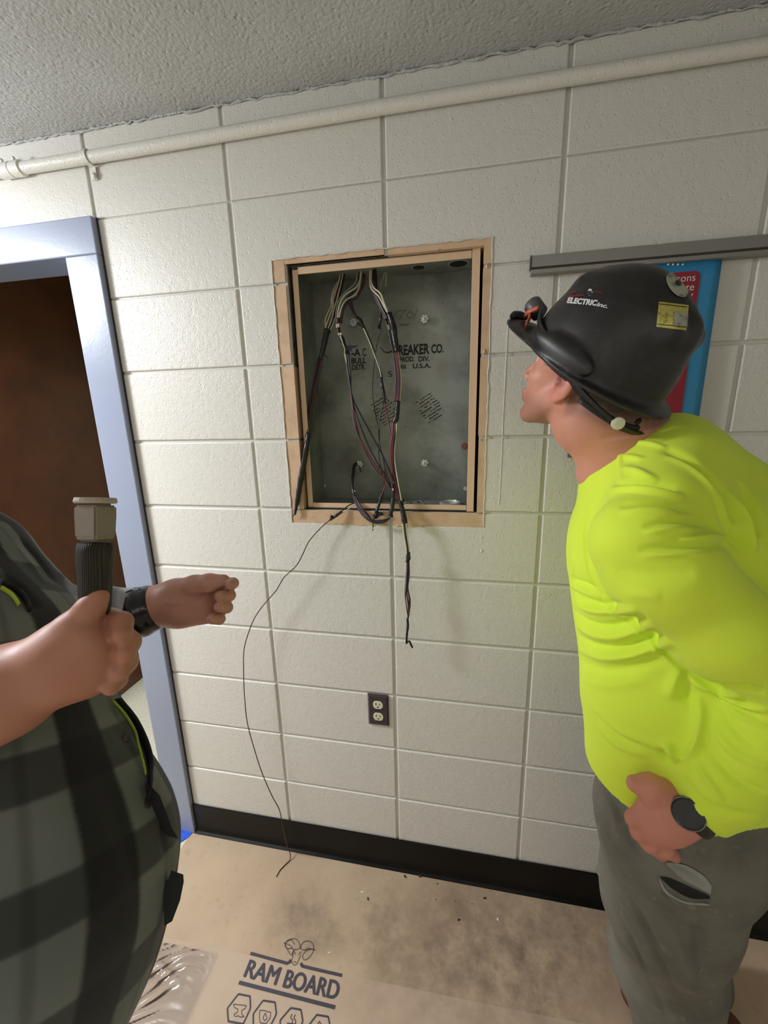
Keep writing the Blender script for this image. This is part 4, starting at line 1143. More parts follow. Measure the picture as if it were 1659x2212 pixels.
def head(fd, H, R, neck_to, neck_r):
    """fd: field, H: head centre (between the ears), R: basis"""
    def T(x, y, z): return H + R @ np.array([x, y, z], float)
    k = .014
    fd.ell(T(-.012, 0, .055), (.098, .076, .086), R)
    fd.ell(T(.040, 0, -.005), (.058, .060, .070), R, k=.02)
    fd.ell(T(.050, 0, -.045), (.045, .044, .052), R, k=.02)
    for s in (-1, 1):
        fd.cap(T(.000, s * .056, -.030), T(.070, s * .022, -.086), .016, .015, k=.02)
        fd.ell(T(.060, s * .040, -.012), (.024, .020, .018), R, k=.012)
        fd.ell(T(.040, s * .055, .03), (.03, .016, .03), R, k=.012)
    fd.ell(T(.083, 0, -.088), (.017, .020, .016), R, k=.016)
    fd.cap(T(.086, -.032, .034), T(.086, .032, .034), .0105, k=.012)
    fd.ell(T(.072, 0, .06), (.026, .052, .03), R, k=.02)
    for s in (-1, 1): fd.ell(T(.098, s * .031, .016), (.016, .017, .011), R, op='s', k=.010)
    fd.cap(T(.092, 0, .024), T(.112, 0, -.018), .0075, .0110, k=.010)
    for s in (-1, 1): fd.ell(T(.104, s * .013, -.022), (.010, .008, .008), R, k=.006)
    fd.cap(T(.096, -.018, -.048), T(.096, .018, -.048), .0075, k=.006)
    fd.cap(T(.093, -.015, -.060), T(.093, .015, -.060), .0080, k=.006)
    fd.cap(T(.105, -.020, -.0545), T(.105, .020, -.0545), .0022, op='s', k=.003)
    for s in (-1, 1):
        Re = R @ np.array([[.94, .34 * s, 0], [-.34 * s, .94, 0], [0, 0, 1]])
        fd.ell(T(-.010, s * .079, .004), (.023, .0085, .037), Re, k=.005)
        fd.ell(T(-.002, s * .075, -.030), (.011, .007, .011), Re, k=.005)
        fd.ell(T(-.006, s * .090, .006), (.013, .0085, .022), Re, op='s', k=.003)
        fd.ell(T(.004, s * .086, -.004), (.007, .010, .008), Re, op='s', k=.003)
    fd.chain([(T(-.030, 0, .0), neck_r * .98), (T(-.040, 0, -.06), neck_r), (neck_to, neck_r * 1.06)], k=.02)
    # sternomastoids
    for s in (-1, 1): fd.cap(T(-.018, s * .052, -.04), neck_to + R @ np.array([.045, s * .012, 0.0]), .014, .012, k=.015)
    return T


def skin_cols(V, T, R, H, base, neckline=None):
    q = (V - H) @ R
    c = np.tile(np.array(base), (len(V), 1))
    n = noise3(V, 60, 3)[:, None] * .10
    c = c * (1 + n)
    beard = np.clip((-.030 - q[:, 2]) / .03, 0, 1) * np.clip((q[:, 0] - .0) / .03, 0, 1) * np.clip((.125 + q[:, 2]) / .02, 0, 1)
    c = c * (1 - .42 * beard[:, None]) + np.array(lin((96, 74, 58))) * .30 * beard[:, None]
    ear = np.exp(-((np.abs(q[:, 1]) - .080) / .010) ** 2) * np.exp(-(q[:, 2] / .04) ** 2) * np.exp(-(q[:, 0] / .03) ** 2)
    c = c * (1 + ear[:, None] * np.array([.06, -.30, -.22]))
    ear_shade = np.exp(-(((q[:, 0] + .001) / .0085) ** 2 + ((q[:, 2] - .000) / .014) ** 2)) * (np.abs(q[:, 1]) > .055)
    c = c * (1 - .72 * ear_shade[:, None])  # shade of the ear hole painted into the skin colour
    lips = np.exp(-((q[:, 2] + .054) / .010) ** 2) * np.clip((q[:, 0] - .09) / .008, 0, 1) * (np.abs(q[:, 1]) < .03)
    c = c * (1 + lips[:, None] * np.array([-.05, -.30, -.25]))
    brow = np.exp(-((q[:, 2] - .036) / .006) ** 2) * np.clip((q[:, 0] - .08) / .008, 0, 1) * (np.abs(q[:, 1]) > .012) * (np.abs(q[:, 1]) < .05)
    c = c * (1 - .55 * brow[:, None])
    hz = (q[:, 0] < .046 + .25 * (q[:, 2] - .012)) & (((q[:, 2] > .012) & (np.abs(q[:, 1]) > .03)) | ((q[:, 0] < -.022) & (q[:, 2] > -.055 - .3 * q[:, 0] * 0)))
    hz = hz & ~((np.abs(q[:, 1]) > .076) & (np.abs(q[:, 2]) < .05) & (np.abs(q[:, 0]) < .035)) & (q[:, 2] < .16)
    fade = np.clip((q[:, 2] + .055) / .03, 0, 1) * (.75 + .5 * noise3(V, 400, 9))
    m_ = (hz * np.clip(fade, 0, 1))[:, None]
    c = c * (1 - .8 * m_) + np.array(lin((112, 100, 92))) * .8 * m_
    return np.clip(c, 0, 1)


def hard_hat(par, H, R, m, pitch_extra=0.0, scale=1.0):
    cp, sp = math.cos(pitch_extra), math.sin(pitch_extra)
    R = R @ np.array([[cp, 0, -sp], [0, 1, 0], [sp, 0, cp]])
    def T(x, y, z): return H + R @ (np.array([x, y, z], float) * scale)
    fd = Field(.0026, .008)
    S_ = scale
    fd.ell(T(.006, 0, .052), np.array((.124, .116, .152)) * S_, R)
    fd.cap(T(.078, 0, .152), T(-.080, 0, .150), .014, .014, k=.04)          # crown ridge
    for s in (-1, 1): fd.cap(T(.08, s * .045, .145), T(-.08, s * .045, .145), .010, .010, k=.03)
    fd.ell(T(-.004, 0, .040), np.array((.138, .129, .013)) * S_, R, k=.010)   # rim
    fd.ell(T(.092, 0, .036), np.array((.112, .092, .012)) * S_, R, k=.012)  # visor
    for s in (-1, 1): fd.ell(T(.01, s * .116, .062), np.array((.06, .012, .018)) * S_, R, k=.01)
    big = .3
    fd.half(T(0, 0, .034), -R[:, 2], H - big, H + big, .004)
    fd.ell(T(.006, 0, .048), np.array((.118, .110, .145)) * S_, R, op='s', k=.004)
    V, Fc = fd.build()
    o = np_mesh('hard_hat', V, Fc, m, par)
    # suspension band inside
    ring = [T(-.012 + .112 * math.cos(a), .090 * math.sin(a), .030 - .030 * (math.cos(a) < 0) * abs(math.cos(a))) for a in np.linspace(0, 2 * math.pi, 33)]
    v, f = tube_geo(ring, .012, sides=8, n=0, flat=.35)
    mesh('headband', v, f, M['hatdark'], o, True)
    return o, T, R, V, Fc


# ------------------------------------------------------------------ worker on the right
RW = empty('person', (1.02, -.45, 0), 'man in a neon yellow long-sleeved shirt and black hard hat, leaning toward the open box', 'person')
cr_, cv_ = ROT[0], np.array([ROT[2][0], ROT[2][1], 0]); cv_ /= np.linalg.norm(cv_); crh = np.array([cr_[0], cr_[1], 0]); crh /= np.linalg.norm(crh)
hd = -.60 * crh + .80 * cv_; hd /= np.linalg.norm(hd); up = np.array([0, 0, 1.])
pit = math.radians(20)
RH = basis(hd * math.cos(pit) + up * math.sin(pit), -hd * math.sin(pit) + up * math.cos(pit))
HZ = .735
HC = P(1262, 822, HZ)
sk = Field(.0028, .014)
nb = P(1395, 985, .745)
TH = head(sk, HC, RH, nb, .060)
sk.chain([(P(1330, 930, .735), .060), (P(1340, 1010, .755), .075)], k=.03)
# chest, shoulders, hips under the shirt
CH = P(1470, 1180, .76); BL = P(1480, 1450, .77); HP = P(1500, 1660, .80)
sk.chain([(nb, .065), (CH, .105), (BL, .10), (HP, .11)], k=.03)
SHN, ELN, WRN = P(1420, 1175, .60), P(1735, 1470, .575), P(1500, 1735, .625)
SHF, ELF, WRF = P(1395, 1120, .90), P(1440, 1430, .98), P(1420, 1640, .93)
sk.chain([(SHN, .046), (ELN, .040), (P(1560, 1690, .61), .034), (P(1478, 1752, .628), .029)], k=.02)
sk.chain([(SHF, .052), (ELF, .04), (WRF, .03)], k=.02)
sk.chain([(P(1420, 1150, .66), .042), (CH, .08)], k=.02); sk.chain([(SHF, .045), (CH, .09)], k=.03)
# near hand: back of the hand shows, thumb along the top, fingers sunk in the pocket
sk.chain([(P(1482, 1755, .628), .029), (P(1440, 1765, .632), .034), (P(1412, 1770, .640), .030)], k=.015)
sk.chain([(P(1440, 1720, .632), .024), (P(1405, 1712, .630), .020)], k=.015)
sk.chain([(P(1450, 1720, .630), .019), (P(1405, 1697, .628), .016), (P(1372, 1693, .632), .0125)], k=.010)      # thumb
for i, (a, b, c_) in enumerate((((1400, 1740), (1368, 1768), (1385, 1800)), ((1405, 1765), (1380, 1798), (1400, 1828)), ((1420, 1785), (1405, 1822), (1428, 1845)), ((1440, 1800), (1436, 1835), (1462, 1850)))):
    sk.chain([(P(*a, .634), .0125), (P(*b, .640), .0112), (P(*c_, .665), .0098)], k=.006)
sk.ell(P(1425, 1780, .636), (.030, .022, .030), k=.015)
V, Fc = sk.build()
V = crease(V, Fc, [([(1290, 958), (1340, 950), (1400, 930), (1450, 915)], -.0016, .0035), ([(1300, 945), (1350, 935), (1420, 910)], .0018, .005), ([(1310, 975), (1370, 965), (1430, 940)], .0015, .005),
                   ([(1215, 935), (1235, 970), (1262, 1000)], .002, .010), ([(1420, 1800), (1400, 1740), (1380, 1715)], -.001, .004), ([(1455, 1800), (1440, 1770), (1430, 1740)], .0014, .004), ([(1470, 1830), (1465, 1800), (1460, 1770)], .0012, .004)])
o = np_mesh('body', V, Fc, M['skin'], RW)
cols = skin_cols(V, TH, RH, HC, lin((206, 142, 120)))
hp_ = P(1420, 1770, .635); hm = np.exp(-(np.linalg.norm(V - hp_, axis=1) / .09) ** 4)
cols = cols * (1 + hm[:, None] * np.array([-.02, -.12, -.06]))
vcol(o, cols)
for s in (-1, 1):
    bm = bmesh.new(); bmesh.ops.create_uvsphere(bm, u_segments=16, v_segments=10, radius=.0118, matrix=Matrix.Translation(Vector(TH(.0745, s * .031, .016)))); bm_out('eye', bm, M['eye'], o, True)
# short hair: cap over the skull, open over face, ear and neck
hf = Field(.0028, .008)
hf.ell(TH(-.012, 0, .055), (.1015, .0795, .0885), RH)
hf.ell(TH(-.045, 0, .0), (.062, .064, .060), RH, k=.02)
hf.half(TH(.052, 0, .02), RH[:, 0] + .25 * RH[:, 2], HC - .3, HC + .3, .004)
hf.half(TH(-.06, 0, -.062), -RH[:, 2] - .25 * RH[:, 0], HC - .3, HC + .3, .004)
for s in (-1, 1): hf.ell(TH(.030, s * .08, -.012), (.052, .03, .040), RH, op='s', k=.008)
Vh, Fh = hf.build(); np_mesh('hair', Vh, Fh, M['hair'], RW)

hat, TT, RR, Vq, Fq = hard_hat(RW, HC + .004 * RH[:, 0] - np.array([0, 0, .020]), RH, M['hat'], math.radians(15), 1.0)
hat_bvh = BVHTree.FromPolygons([tuple(v) for v in Vq], [tuple(map(int, f)) for f in Fq])


def on_hat(px, py, bvh=None):
    d = P(px, py, 1.0) - CAM; d /= np.linalg.norm(d)
    r = (bvh or hat_bvh).ray_cast(Vector(CAM), Vector(d))
    return (np.array(r[0]), np.array(r[1])) if r[0] is not None else (None, None)


def decal(nm, verts2, faces, par, m, cx_, cy_, ex, ey, lift=.0008, bvh=None):
    """lay a flat outline (units: photo pixels in axes ex, ey round cx,cy) on the surface of a thing"""
    out = []; last = None
    for (a, b) in verts2:
        q, n_ = on_hat(cx_ + a * ex[0] + b * ey[0], cy_ + a * ex[1] + b * ey[1], bvh)
        if q is None: q, n_ = last if last else (P(cx_, cy_, .6), np.array([0, -1, 0]))
        if n_ @ (CAM - q) < 0: n_ = -n_
        last = (q, n_); out.append(q + n_ * lift)
    return mesh(nm, out, faces, m, par)


def grid2(w_, h_, nx=8, ny=6):
    v = [(w_ * (i / nx - .5), h_ * (j / ny - .5)) for j in range(ny + 1) for i in range(nx + 1)]
    return v, [(j * (nx + 1) + i, j * (nx + 1) + i + 1, (j + 1) * (nx + 1) + i + 1, (j + 1) * (nx + 1) + i) for j in range(ny) for i in range(nx)]


def disc2(r, n=20, ry=None):
    ry = ry or r
    return [(0, 0)] + [(r * .5 * math.cos(2 * math.pi * k / n), ry * .5 * math.sin(2 * math.pi * k / n)) for k in range(n)] + [(r * math.cos(2 * math.pi * k / n), ry * math.sin(2 * math.pi * k / n)) for k in range(n)], \
        [(0, 1 + k, 1 + (k + 1) % n) for k in range(n)] + [(1 + k, 1 + n + k, 1 + n + (k + 1) % n, 1 + (k + 1) % n) for k in range(n)]


M['dec_white'] = mat('white_decal', lin((215, 215, 218)), .4); M['dec_red'] = mat('red_decal', lin((128, 20, 32)), .5)
M['dec_yellow'] = mat('yellow_sticker', lin((196, 184, 96)), .45, mottle=(90, lin((150, 140, 70)), .5, .6)); M['dec_grey'] = mat('grey_sticker', lin((176, 176, 160)), .5, mottle=(80, lin((120, 120, 110)), .55, .6))


def hat_text(s, cx_, cy_, wpx, hpx, ang, m, bold=.03, shear=.25):
    tv, tf = text_mesh(s, 1.0, bold, shear); mn, mx = tv.min(0), tv.max(0)
    v2 = [((p[0] - (mn[0] + mx[0]) / 2) / (mx[0] - mn[0]) * wpx, (p[1] - (mn[1] + mx[1]) / 2) / (mx[1] - mn[1]) * hpx) for p in tv]
    ca, sa = math.cos(ang), math.sin(ang)
    decal('hat_lettering', v2, tf, hat, m, cx_, cy_, (ca, sa), (sa, -ca))


hat_text('ELECTRIC', 1258, 652, 66, 13, .10, M['dec_white'], .05)
hat_text('inc.', 1301, 660, 24, 9, .20, M['dec_white'], .03)
hat_text('&', 1274, 632, 14, 15, .05, M['dec_white'], .05)
v2, f2 = grid2(34, 3, 8, 1); decal('red_script', v2, f2, hat, M['dec_red'], 1245, 640, (1, -.12), (0, -1))
v2, f2 = grid2(16, 3, 5, 1); decal('red_script', v2, f2, hat, M['dec_red'], 1238, 632, (1, -.35), (0, -1))
v2, f2 = grid2(14, 3, 5, 1); decal('red_script', v2, f2, hat, M['dec_red'], 1293, 632, (1, .25), (0, -1))
# yellow label and round white sticker towards the back
v2, f2 = grid2(64, 54, 10, 8); lab = decal('yellow_sticker', v2, f2, hat, M['dec_yellow'], 1452, 683, (1, .12), (.10, -1))
v2, f2 = grid2(30, 28, 6, 5); decal('sticker_patch', v2, f2, hat, M['dec_grey'], 1469, 690, (1, .12), (.10, -1), .0012)
for dy in (-22, 21): v2, f2 = grid2(60, 1.6, 10, 1); decal('sticker_line', v2, f2, hat, M['hatdark'], 1451 + dy * -.1, 683 + dy, (1, .12), (0, -1), .0012)
v2, f2 = disc2(31, 22, 17); decal('round_sticker', v2, f2, hat, M['dec_grey'], 1461, 617, (.62, .78), (.78, -.62), .0012)
v2, f2 = disc2(7, 12, 6); decal('sticker_patch', v2, f2, hat, M['hatdark'], 1463, 613, (.62, .78), (.78, -.62), .0018)
# ratchet knob of the suspension at the nape
kc = P(1420, 838, .655)
tv_ = RH[:, 1]
bm = bmesh.new(); add_lathe(bm, [(.012, -.006), (.015, 0), (.015, .006), (.010, .009)], tuple(TT(-.112, 0, .006)), tuple(-RH[:, 0]), 16); bm_out('ratchet_knob', bm, M['hatdark'], hat, False)
bm = bmesh.new(); add_lathe(bm, [(.010, 0), (.010, .004), (.005, .005)], tuple(TT(-.108, .058, .010)), tuple(-RH[:, 0] * .7 + RH[:, 1] * .7), 16); bm_out('strap_button', bm, M['ivory'], hat, False)
strap = [TT(-.012 + .106 * math.cos(a) - .006, .092 * math.sin(a), .018 - .012 * abs(math.cos(a))) for a in np.radians(np.linspace(105, 255, 22))]
v, f = tube_geo(strap, .006, sides=8, n=0, flat=.25); mesh('nape_strap', v, f, M['hatdark'], hat, True)
# clip-on light above the visor
lr = TT(.150, .030, .070)
bm = bmesh.new(); add_lathe(bm, [(.011, 0), (.016, .004), (.017, .030), (.014, .034), (.012, .033)], tuple(TT(.158, .000, .066)), tuple(RR[:, 0] + .25 * RR[:, 2]), 20)
M['lampgrey'] = mat('grey_lamp_body', lin((86, 84, 84)), .4); M['orange'] = mat('orange_trim', lin((196, 92, 66)), .45)
hl = bm_out('clip_light', bm, M['lampgrey'], hat, True)
tube('orange_band', [TT(.175, .012, .058), TT(.150, .040, .060), TT(.135, .060, .052)], [.004, .006, .004], M['orange'], hat, sides=8, flat=.5)
tube('orange_band', [TT(.178, .016, .050), TT(.166, .030, .064), TT(.150, .030, .080)], [.003, .005, .004], M['orange'], hat, sides=8, flat=.5)
tube('lamp_strap', [TT(.150, .010, .070), TT(.128, .045, .078), TT(.095, .085, .070), TT(.04, .115, .062)], [.010, .011, .009, .006], M['hatdark'], hat, sides=8, flat=.4)
tube('visor_clip', [TT(.198, -.02, .046), TT(.200, .0, .046), TT(.196, .025, .046), TT(.182, .050, .046)], [.006, .008, .007, .004], M['hatdark'], hat, sides=8, flat=.6)

# shirt
sh = Field(.0032, .02)
sh.chain([(P(1735, 1490, .575), .062), (P(1640, 1600, .598), .060), (P(1560, 1690, .612), .052), (P(1518, 1728, .620), .046)], k=.016)   # near forearm
cuffn = P(1478, 1752, .628) - P(1560, 1690, .612)
sh.half(P(1500, 1742, .624), cuffn, P(1500, 1742, .624) - .09, P(1500, 1742, .624) + .09, .004)
sh.ell(P(1440, 1160, .755), (.150, .175, .150), k=.03)
sh.chain([(P(1520, 1180, .70), .09), (P(1600, 1300, .70), .09)], k=.04)
def pl(lst, z): return [(P(x, y, z), r) for x, y, r in lst]
sh.chain([(P(1400, 1060, .77), .105), (P(1430, 1190, .765), .155), (P(1440, 1330, .77), .150), (P(1465, 1480, .775), .158), (P(1490, 1585, .78), .148), (P(1475, 1780, .80), .140)], k=.04)
sh.chain([(P(1490, 1015, .74), .072), (P(1575, 1110, .75), .078), (P(1660, 1300, .76), .10), (P(1660, 1560, .78), .12)], k=.06)   # rounded back
sh.chain([(P(1418, 1540, .745), .112), (P(1412, 1720, .745), .114)], k=.04)
sh.chain([(P(1440, 1010, .70), .070), (P(1420, 1100, .64), .072)], k=.05)
sh.chain([(P(1385, 1170, .605), .072), (P(1430, 1240, .60), .074), (P(1560, 1360, .588), .068), (P(1735, 1480, .575), .062)], k=.022)   # near upper arm
sh.chain([(SHF, .068), (ELF, .058), (P(1425, 1600, .94), .048)], k=.03)
sh.chain([(P(1335, 1030, .75), .055), (P(1450, 960, .76), .05)], k=.05)
# neck hole and open ends
ncut = basis(P(1262, 950, .76) - P(1440, 1060, .77), [0, 0, 1.])
sh.half(P(1322, 946, .76), P(1262, 850, .745) - P(1395, 1085, .78), P(1335, 965, .75) - .22, P(1335, 965, .75) + .22, .006)
sh.half(P(1400, 1668, .66), np.array([-.03, 0, -1.0]), P(1480, 1740, .80) - np.array([.5, .35, .30]), P(1480, 1740, .80) + np.array([.34, .3, .10]), .004)
V, Fc = sh.build()
V = smooth(V, Fc, 2)
folds = [
    # sleeve cap
    ([(1290, 1060), (1268, 1110), (1262, 1170), (1268, 1230), (1290, 1290)], -.0030, .0045), ([(1318, 1056), (1370, 1058), (1430, 1066), (1478, 1074)], -.0055, .0042), ([(1330, 1048), (1400, 1046), (1460, 1058)], .0035, .006),
    ([(1336, 935), (1338, 970), (1341, 1010), (1342, 1042)], -.0022, .0035), ([(1345, 955), (1400, 958), (1440, 968)], -.0025, .004), ([(1345, 985), (1390, 992)], -.003, .004), ([(1345, 1008), (1380, 1022), (1420, 1040)], -.0045, .005),
    ([(1430, 968), (1480, 990), (1530, 1030), (1570, 1075), (1590, 1130)], .0070, .0075), ([(1440, 985), (1490, 1010), (1530, 1050), (1560, 1100), (1575, 1160)], -.0035, .006),
    ([(1570, 1060), (1600, 1110), (1615, 1160), (1625, 1195)], -.0075, .007), ([(1600, 1040), (1625, 1100), (1640, 1160)], .006, .007), ([(1545, 1080), (1575, 1150), (1610, 1195)], .005, .006),
    ([(1340, 1095), (1400, 1088), (1450, 1092), (1500, 1104)], .0040, .0055), ([(1340, 1106), (1400, 1102), (1460, 1104)], -.0030, .005),
    ([(1390, 1140), (1440, 1128), (1500, 1128), (1550, 1140)], .0035, .005), ([(1390, 1150), (1440, 1142), (1500, 1140)], -.0028, .0045),
    ([(1380, 1190), (1450, 1182), (1520, 1178), (1570, 1176)], .0036, .005), ([(1380, 1200), (1450, 1196), (1530, 1192)], -.003, .0045), ([(1470, 1168), (1530, 1160), (1580, 1162)], -.004, .0045),
    ([(1330, 1230), (1420, 1240), (1500, 1242)], .002, .009), ([(1350, 1280), (1430, 1290)], -.0018, .008),
    # front of the chest
    ([(1232, 1262), (1260, 1275), (1300, 1292)], -.0050, .0045), ([(1238, 1250), (1265, 1262), (1290, 1270)], .0045, .005), ([(1236, 1190), (1240, 1220), (1236, 1250)], -.003, .0045),
    ([(1245, 1275), (1255, 1305), (1290, 1320), (1340, 1318), (1380, 1316)], -.0055, .0055), ([(1260, 1290), (1300, 1305), (1350, 1305)], .0045, .0055),
    ([(1240, 1320), (1275, 1345), (1320, 1352), (1370, 1340), (1400, 1335)], .0060, .0065), ([(1240, 1345), (1280, 1370), (1330, 1376), (1380, 1362), (1405, 1350)], -.0050, .006),
    ([(1245, 1370), (1290, 1395), (1350, 1398), (1400, 1378), (1430, 1368)], .0062, .007), ([(1245, 1400), (1300, 1420), (1360, 1415), (1420, 1395), (1450, 1385)], -.0060, .007),
    ([(1255, 1430), (1310, 1448), (1370, 1440), (1440, 1420)], .004, .008), ([(1262, 1470), (1320, 1480), (1400, 1468)], -.003, .008), ([(1470, 1440), (1455, 1480), (1440, 1510)], -.0050, .008), ([(1490, 1450), (1480, 1490), (1500, 1540)], .004, .008),
    # along the arm line
    ([(1290, 1290), (1340, 1330), (1390, 1370), (1440, 1420), (1480, 1460)], -.0045, .005), ([(1480, 1455), (1510, 1478), (1550, 1492), (1600, 1500)], -.008, .0055), ([(1550, 1480), (1600, 1485), (1650, 1490)], .006, .006),
    ([(1556, 1492), (1590, 1515), (1659, 1535)], -.006, .0045), ([(1560, 1510), (1600, 1545), (1659, 1570)], -.0042, .0045), ([(1555, 1530), (1590, 1580), (1640, 1615)], .0036, .0055), ([(1540, 1560), (1580, 1620), (1659, 1660)], -.0035, .005),
    ([(1520, 1600), (1555, 1650), (1600, 1690), (1659, 1712)], .0036, .0055), ([(1500, 1640), (1525, 1680), (1550, 1715), (1560, 1735)], -.0030, .004), ([(1480, 1680), (1505, 1720), (1540, 1745), (1600, 1760), (1640, 1762)], .0030, .005),
    # belly and hem
    ([(1275, 1520), (1330, 1575), (1390, 1600), (1440, 1612)], -.0030, .006), ([(1285, 1540), (1340, 1590), (1400, 1615)], .0028, .006), ([(1292, 1570), (1340, 1612), (1400, 1632)], -.0022, .005),
    ([(1435, 1600), (1450, 1625), (1465, 1645)], -.007, .006), ([(1425, 1615), (1445, 1650)], .004, .006), ([(1505, 1500), (1515, 1560), (1500, 1620), (1470, 1645)], -.0080, .007),
        ([(1255, 1000), (1300, 950), (1350, 915), (1410, 895)], .0015, .0035), ([(1258, 1022), (1305, 965), (1355, 930)], -.0012, .003),
]
V = crease(V, Fc, [(a, b * 1.7, c * 1.12) for a, b, c in folds])
N_ = vnormals(V, Fc); V = V + N_ * (noise3(V, 55, 8) * .0016 + noise3(V, 120, 4) * .0006)[:, None]
np_mesh('shirt', V, Fc, M['neon'], RW)

# trousers with a slanted pocket
tr = Field(.0038, .03)
WA = P(1475, 1640, .80)
tr.chain([(P(1480, 1640, .79), .128), (P(1500, 1760, .80), .135)], k=.05)
tr.chain([(P(1430, 1640, .76), .10), (P(1450, 1760, .775), .112)], k=.05)
KN, AN = P(1435, 2080, .90), P(1490, 2520, 1.10)
tr.chain([(P(1450, 1790, .755), .120), (P(1440, 1930, .81), .108), (KN, .098), (P(1475, 2300, 1.0), .085), (AN, .075)], k=.05)
KF, AF = P(1480, 2010, 1.0), np.array([1.27, -.20, .10])
tr.chain([(P(1480, 1760, .90), .100), (P(1470, 1960, .98), .080), (P(1500, 2090, 1.08), .07), (AF, .062)], k=.04)
tr.cap(P(1560, 1760, .76), P(1650, 1775, .82), .055, .052, k=.06)
# pocket mouth where the hand goes in
tr.ell(P(1392, 1760, .640), (.035, .030, .055), op='s', k=.01)
V, Fc = tr.build(); V = smooth(V, Fc, 2)
V = crease(V, Fc, [(a, b * 1.7, c) for a, b, c in [([(1290, 1900), (1320, 1960), (1360, 2030), (1410, 2130), (1450, 2212)], .0060, .008), ([(1320, 1880), (1370, 1960), (1420, 2060), (1470, 2160)], .0050, .008), ([(1305, 1930), (1345, 2010), (1400, 2110), (1440, 2190)], -.004, .008),
                   ([(1425, 1895), (1450, 1925), (1490, 1940), (1530, 1940)], -.011, .010), ([(1428, 1910), (1452, 1945), (1490, 1965), (1530, 1962)], .0060, .006), ([(1435, 1855), (1475, 1880), (1530, 1905)], .006, .009),
                   ([(1270, 1700), (1290, 1760), (1280, 1820)], .005, .008), ([(1300, 1700), (1330, 1760), (1330, 1830)], -.005, .009), ([(1345, 1760), (1370, 1830), (1430, 1880)], .004, .007), ([(1275, 1790), (1284, 1850), (1300, 1900)], -.004, .006),
                   ([(1440, 1980), (1480, 2060), (1500, 2150)], -.005, .012), ([(1520, 1980), (1510, 2050), (1530, 2130)], .005, .010)]])
N_ = vnormals(V, Fc); V = V + N_ * (noise3(V, 40, 18) * .0030 + noise3(V, 90, 14) * .0012)[:, None]
tro = np_mesh('trousers', V, Fc, M['pants'], RW)
tbv = BVHTree.FromPolygons([tuple(v) for v in V], [tuple(map(int, f)) for f in Fc])
M['lining'] = mat('pocket_lining', lin((150, 150, 146)), .9); M['pocketdark'] = mat('pocket_inside', lin((34, 32, 32)), .95)


def ribbon(nm, top, bot, m, lift):
    a = spline([np.array([x, y, 0.]) for x, y in top], 8); b = spline([np.array([x, y, 0.]) for x, y in bot], 8); n_ = min(len(a), len(b)); v2 = []
    for i in range(n_):
        for t in (0, .33, .67, 1): q_ = a[i] * (1 - t) + b[i] * t; v2.append((q_[0], q_[1]))
    decal(nm, v2, [(4 * i + j, 4 * i + j + 1, 4 * i + j + 5, 4 * i + j + 4) for i in range(n_ - 1) for j in range(3)], tro, m, 0, 0, (1, 0), (0, 1), lift, tbv)


ribbon('pocket_mouth', [(1426, 1893), (1448, 1896), (1490, 1915), (1532, 1935)], [(1426, 1895), (1450, 1918), (1490, 1940), (1532, 1941)], M['pocketdark'], .0012)
ribbon('pocket_lining', [(1438, 1862), (1478, 1866), (1520, 1890), (1536, 1912)], [(1440, 1868), (1470, 1895), (1505, 1915), (1534, 1930)], M['lining'], .0016)
ribbon('pocket_mouth', [(1346, 1674), (1350, 1700), (1358, 1726), (1366, 1742)], [(1376, 1676), (1384, 1700), (1384, 1722), (1378, 1744)], M['pocketdark'], .0014)
ribbon('pocket_seam', [(1424, 1900), (1440, 1930), (1480, 1952), (1530, 1955)], [(1427, 1899), (1443, 1927), (1481, 1948), (1530, 1951)], M['lining'], .0014)
# boots
for c_, dr in ((np.array([AN[0], AN[1], 0]), -.6), (np.array([AF[0], AF[1], 0]), -.5)):
    bt_ = Field(.004, .02); d = np.array([-.84, .54, 0])
    bt_.chain([(c_ + [0, 0, .13], .052), (c_ + [0, 0, .06], .050), (c_ + d * .08 + [0, 0, .052], .042), (c_ + d * .17 + [0, 0, .044], .040)], k=.03)
    bt_.half(c_ + np.array([0, 0, .004]), [0, 0, -1.], c_ - [.3, .3, .1], c_ + [.3, .3, .1], .003)
    V, Fc = bt_.build(); bo = np_mesh('boot', V, Fc, M['boot'], RW)

# watch
wc, wdir = P(1492, 1745, .612), P(1478, 1752, .628) - P(1560, 1690, .612)
wdir /= np.linalg.norm(wdir)
q0 = P(1490, 1747, .626); a1 = np.cross(wdir, [0, 0, 1.]); a1 /= np.linalg.norm(a1); a2 = np.cross(wdir, a1)
ring = [q0 + .0345 * (math.cos(a) * a1 + math.sin(a) * a2) for a in np.linspace(0, 2 * math.pi, 29)]
v, f = tube_geo(ring, .011, sides=8, n=0, flat=.28)
wt = mesh('wristwatch', v, f, M['watch'], RW, True)
nrm = CAM - q0; nrm /= np.linalg.norm(nrm); nrm = nrm + .45 * a1 * 0 + np.array([0, 0, -.35]) + .25 * wdir; nrm -= wdir * (nrm @ wdir); nrm /= np.linalg.norm(nrm)
fc_ = P(1486, 1756, .598)
bm = bmesh.new(); add_lathe(bm, [(.019, -.008), (.0215, -.002), (.0215, .004), (.0195, .0062), (.0175, .0056)], tuple(fc_), tuple(nrm), 28); bm_out('watch_case', bm, M['watch'], wt, False)
bm = bmesh.new(); add_lathe(bm, [(.0216, .0030), (.0220, .0042), (.0212, .0050)], tuple(fc_), tuple(nrm), 28); bm_out('watch_rim', bm, M['steel'], wt, False)

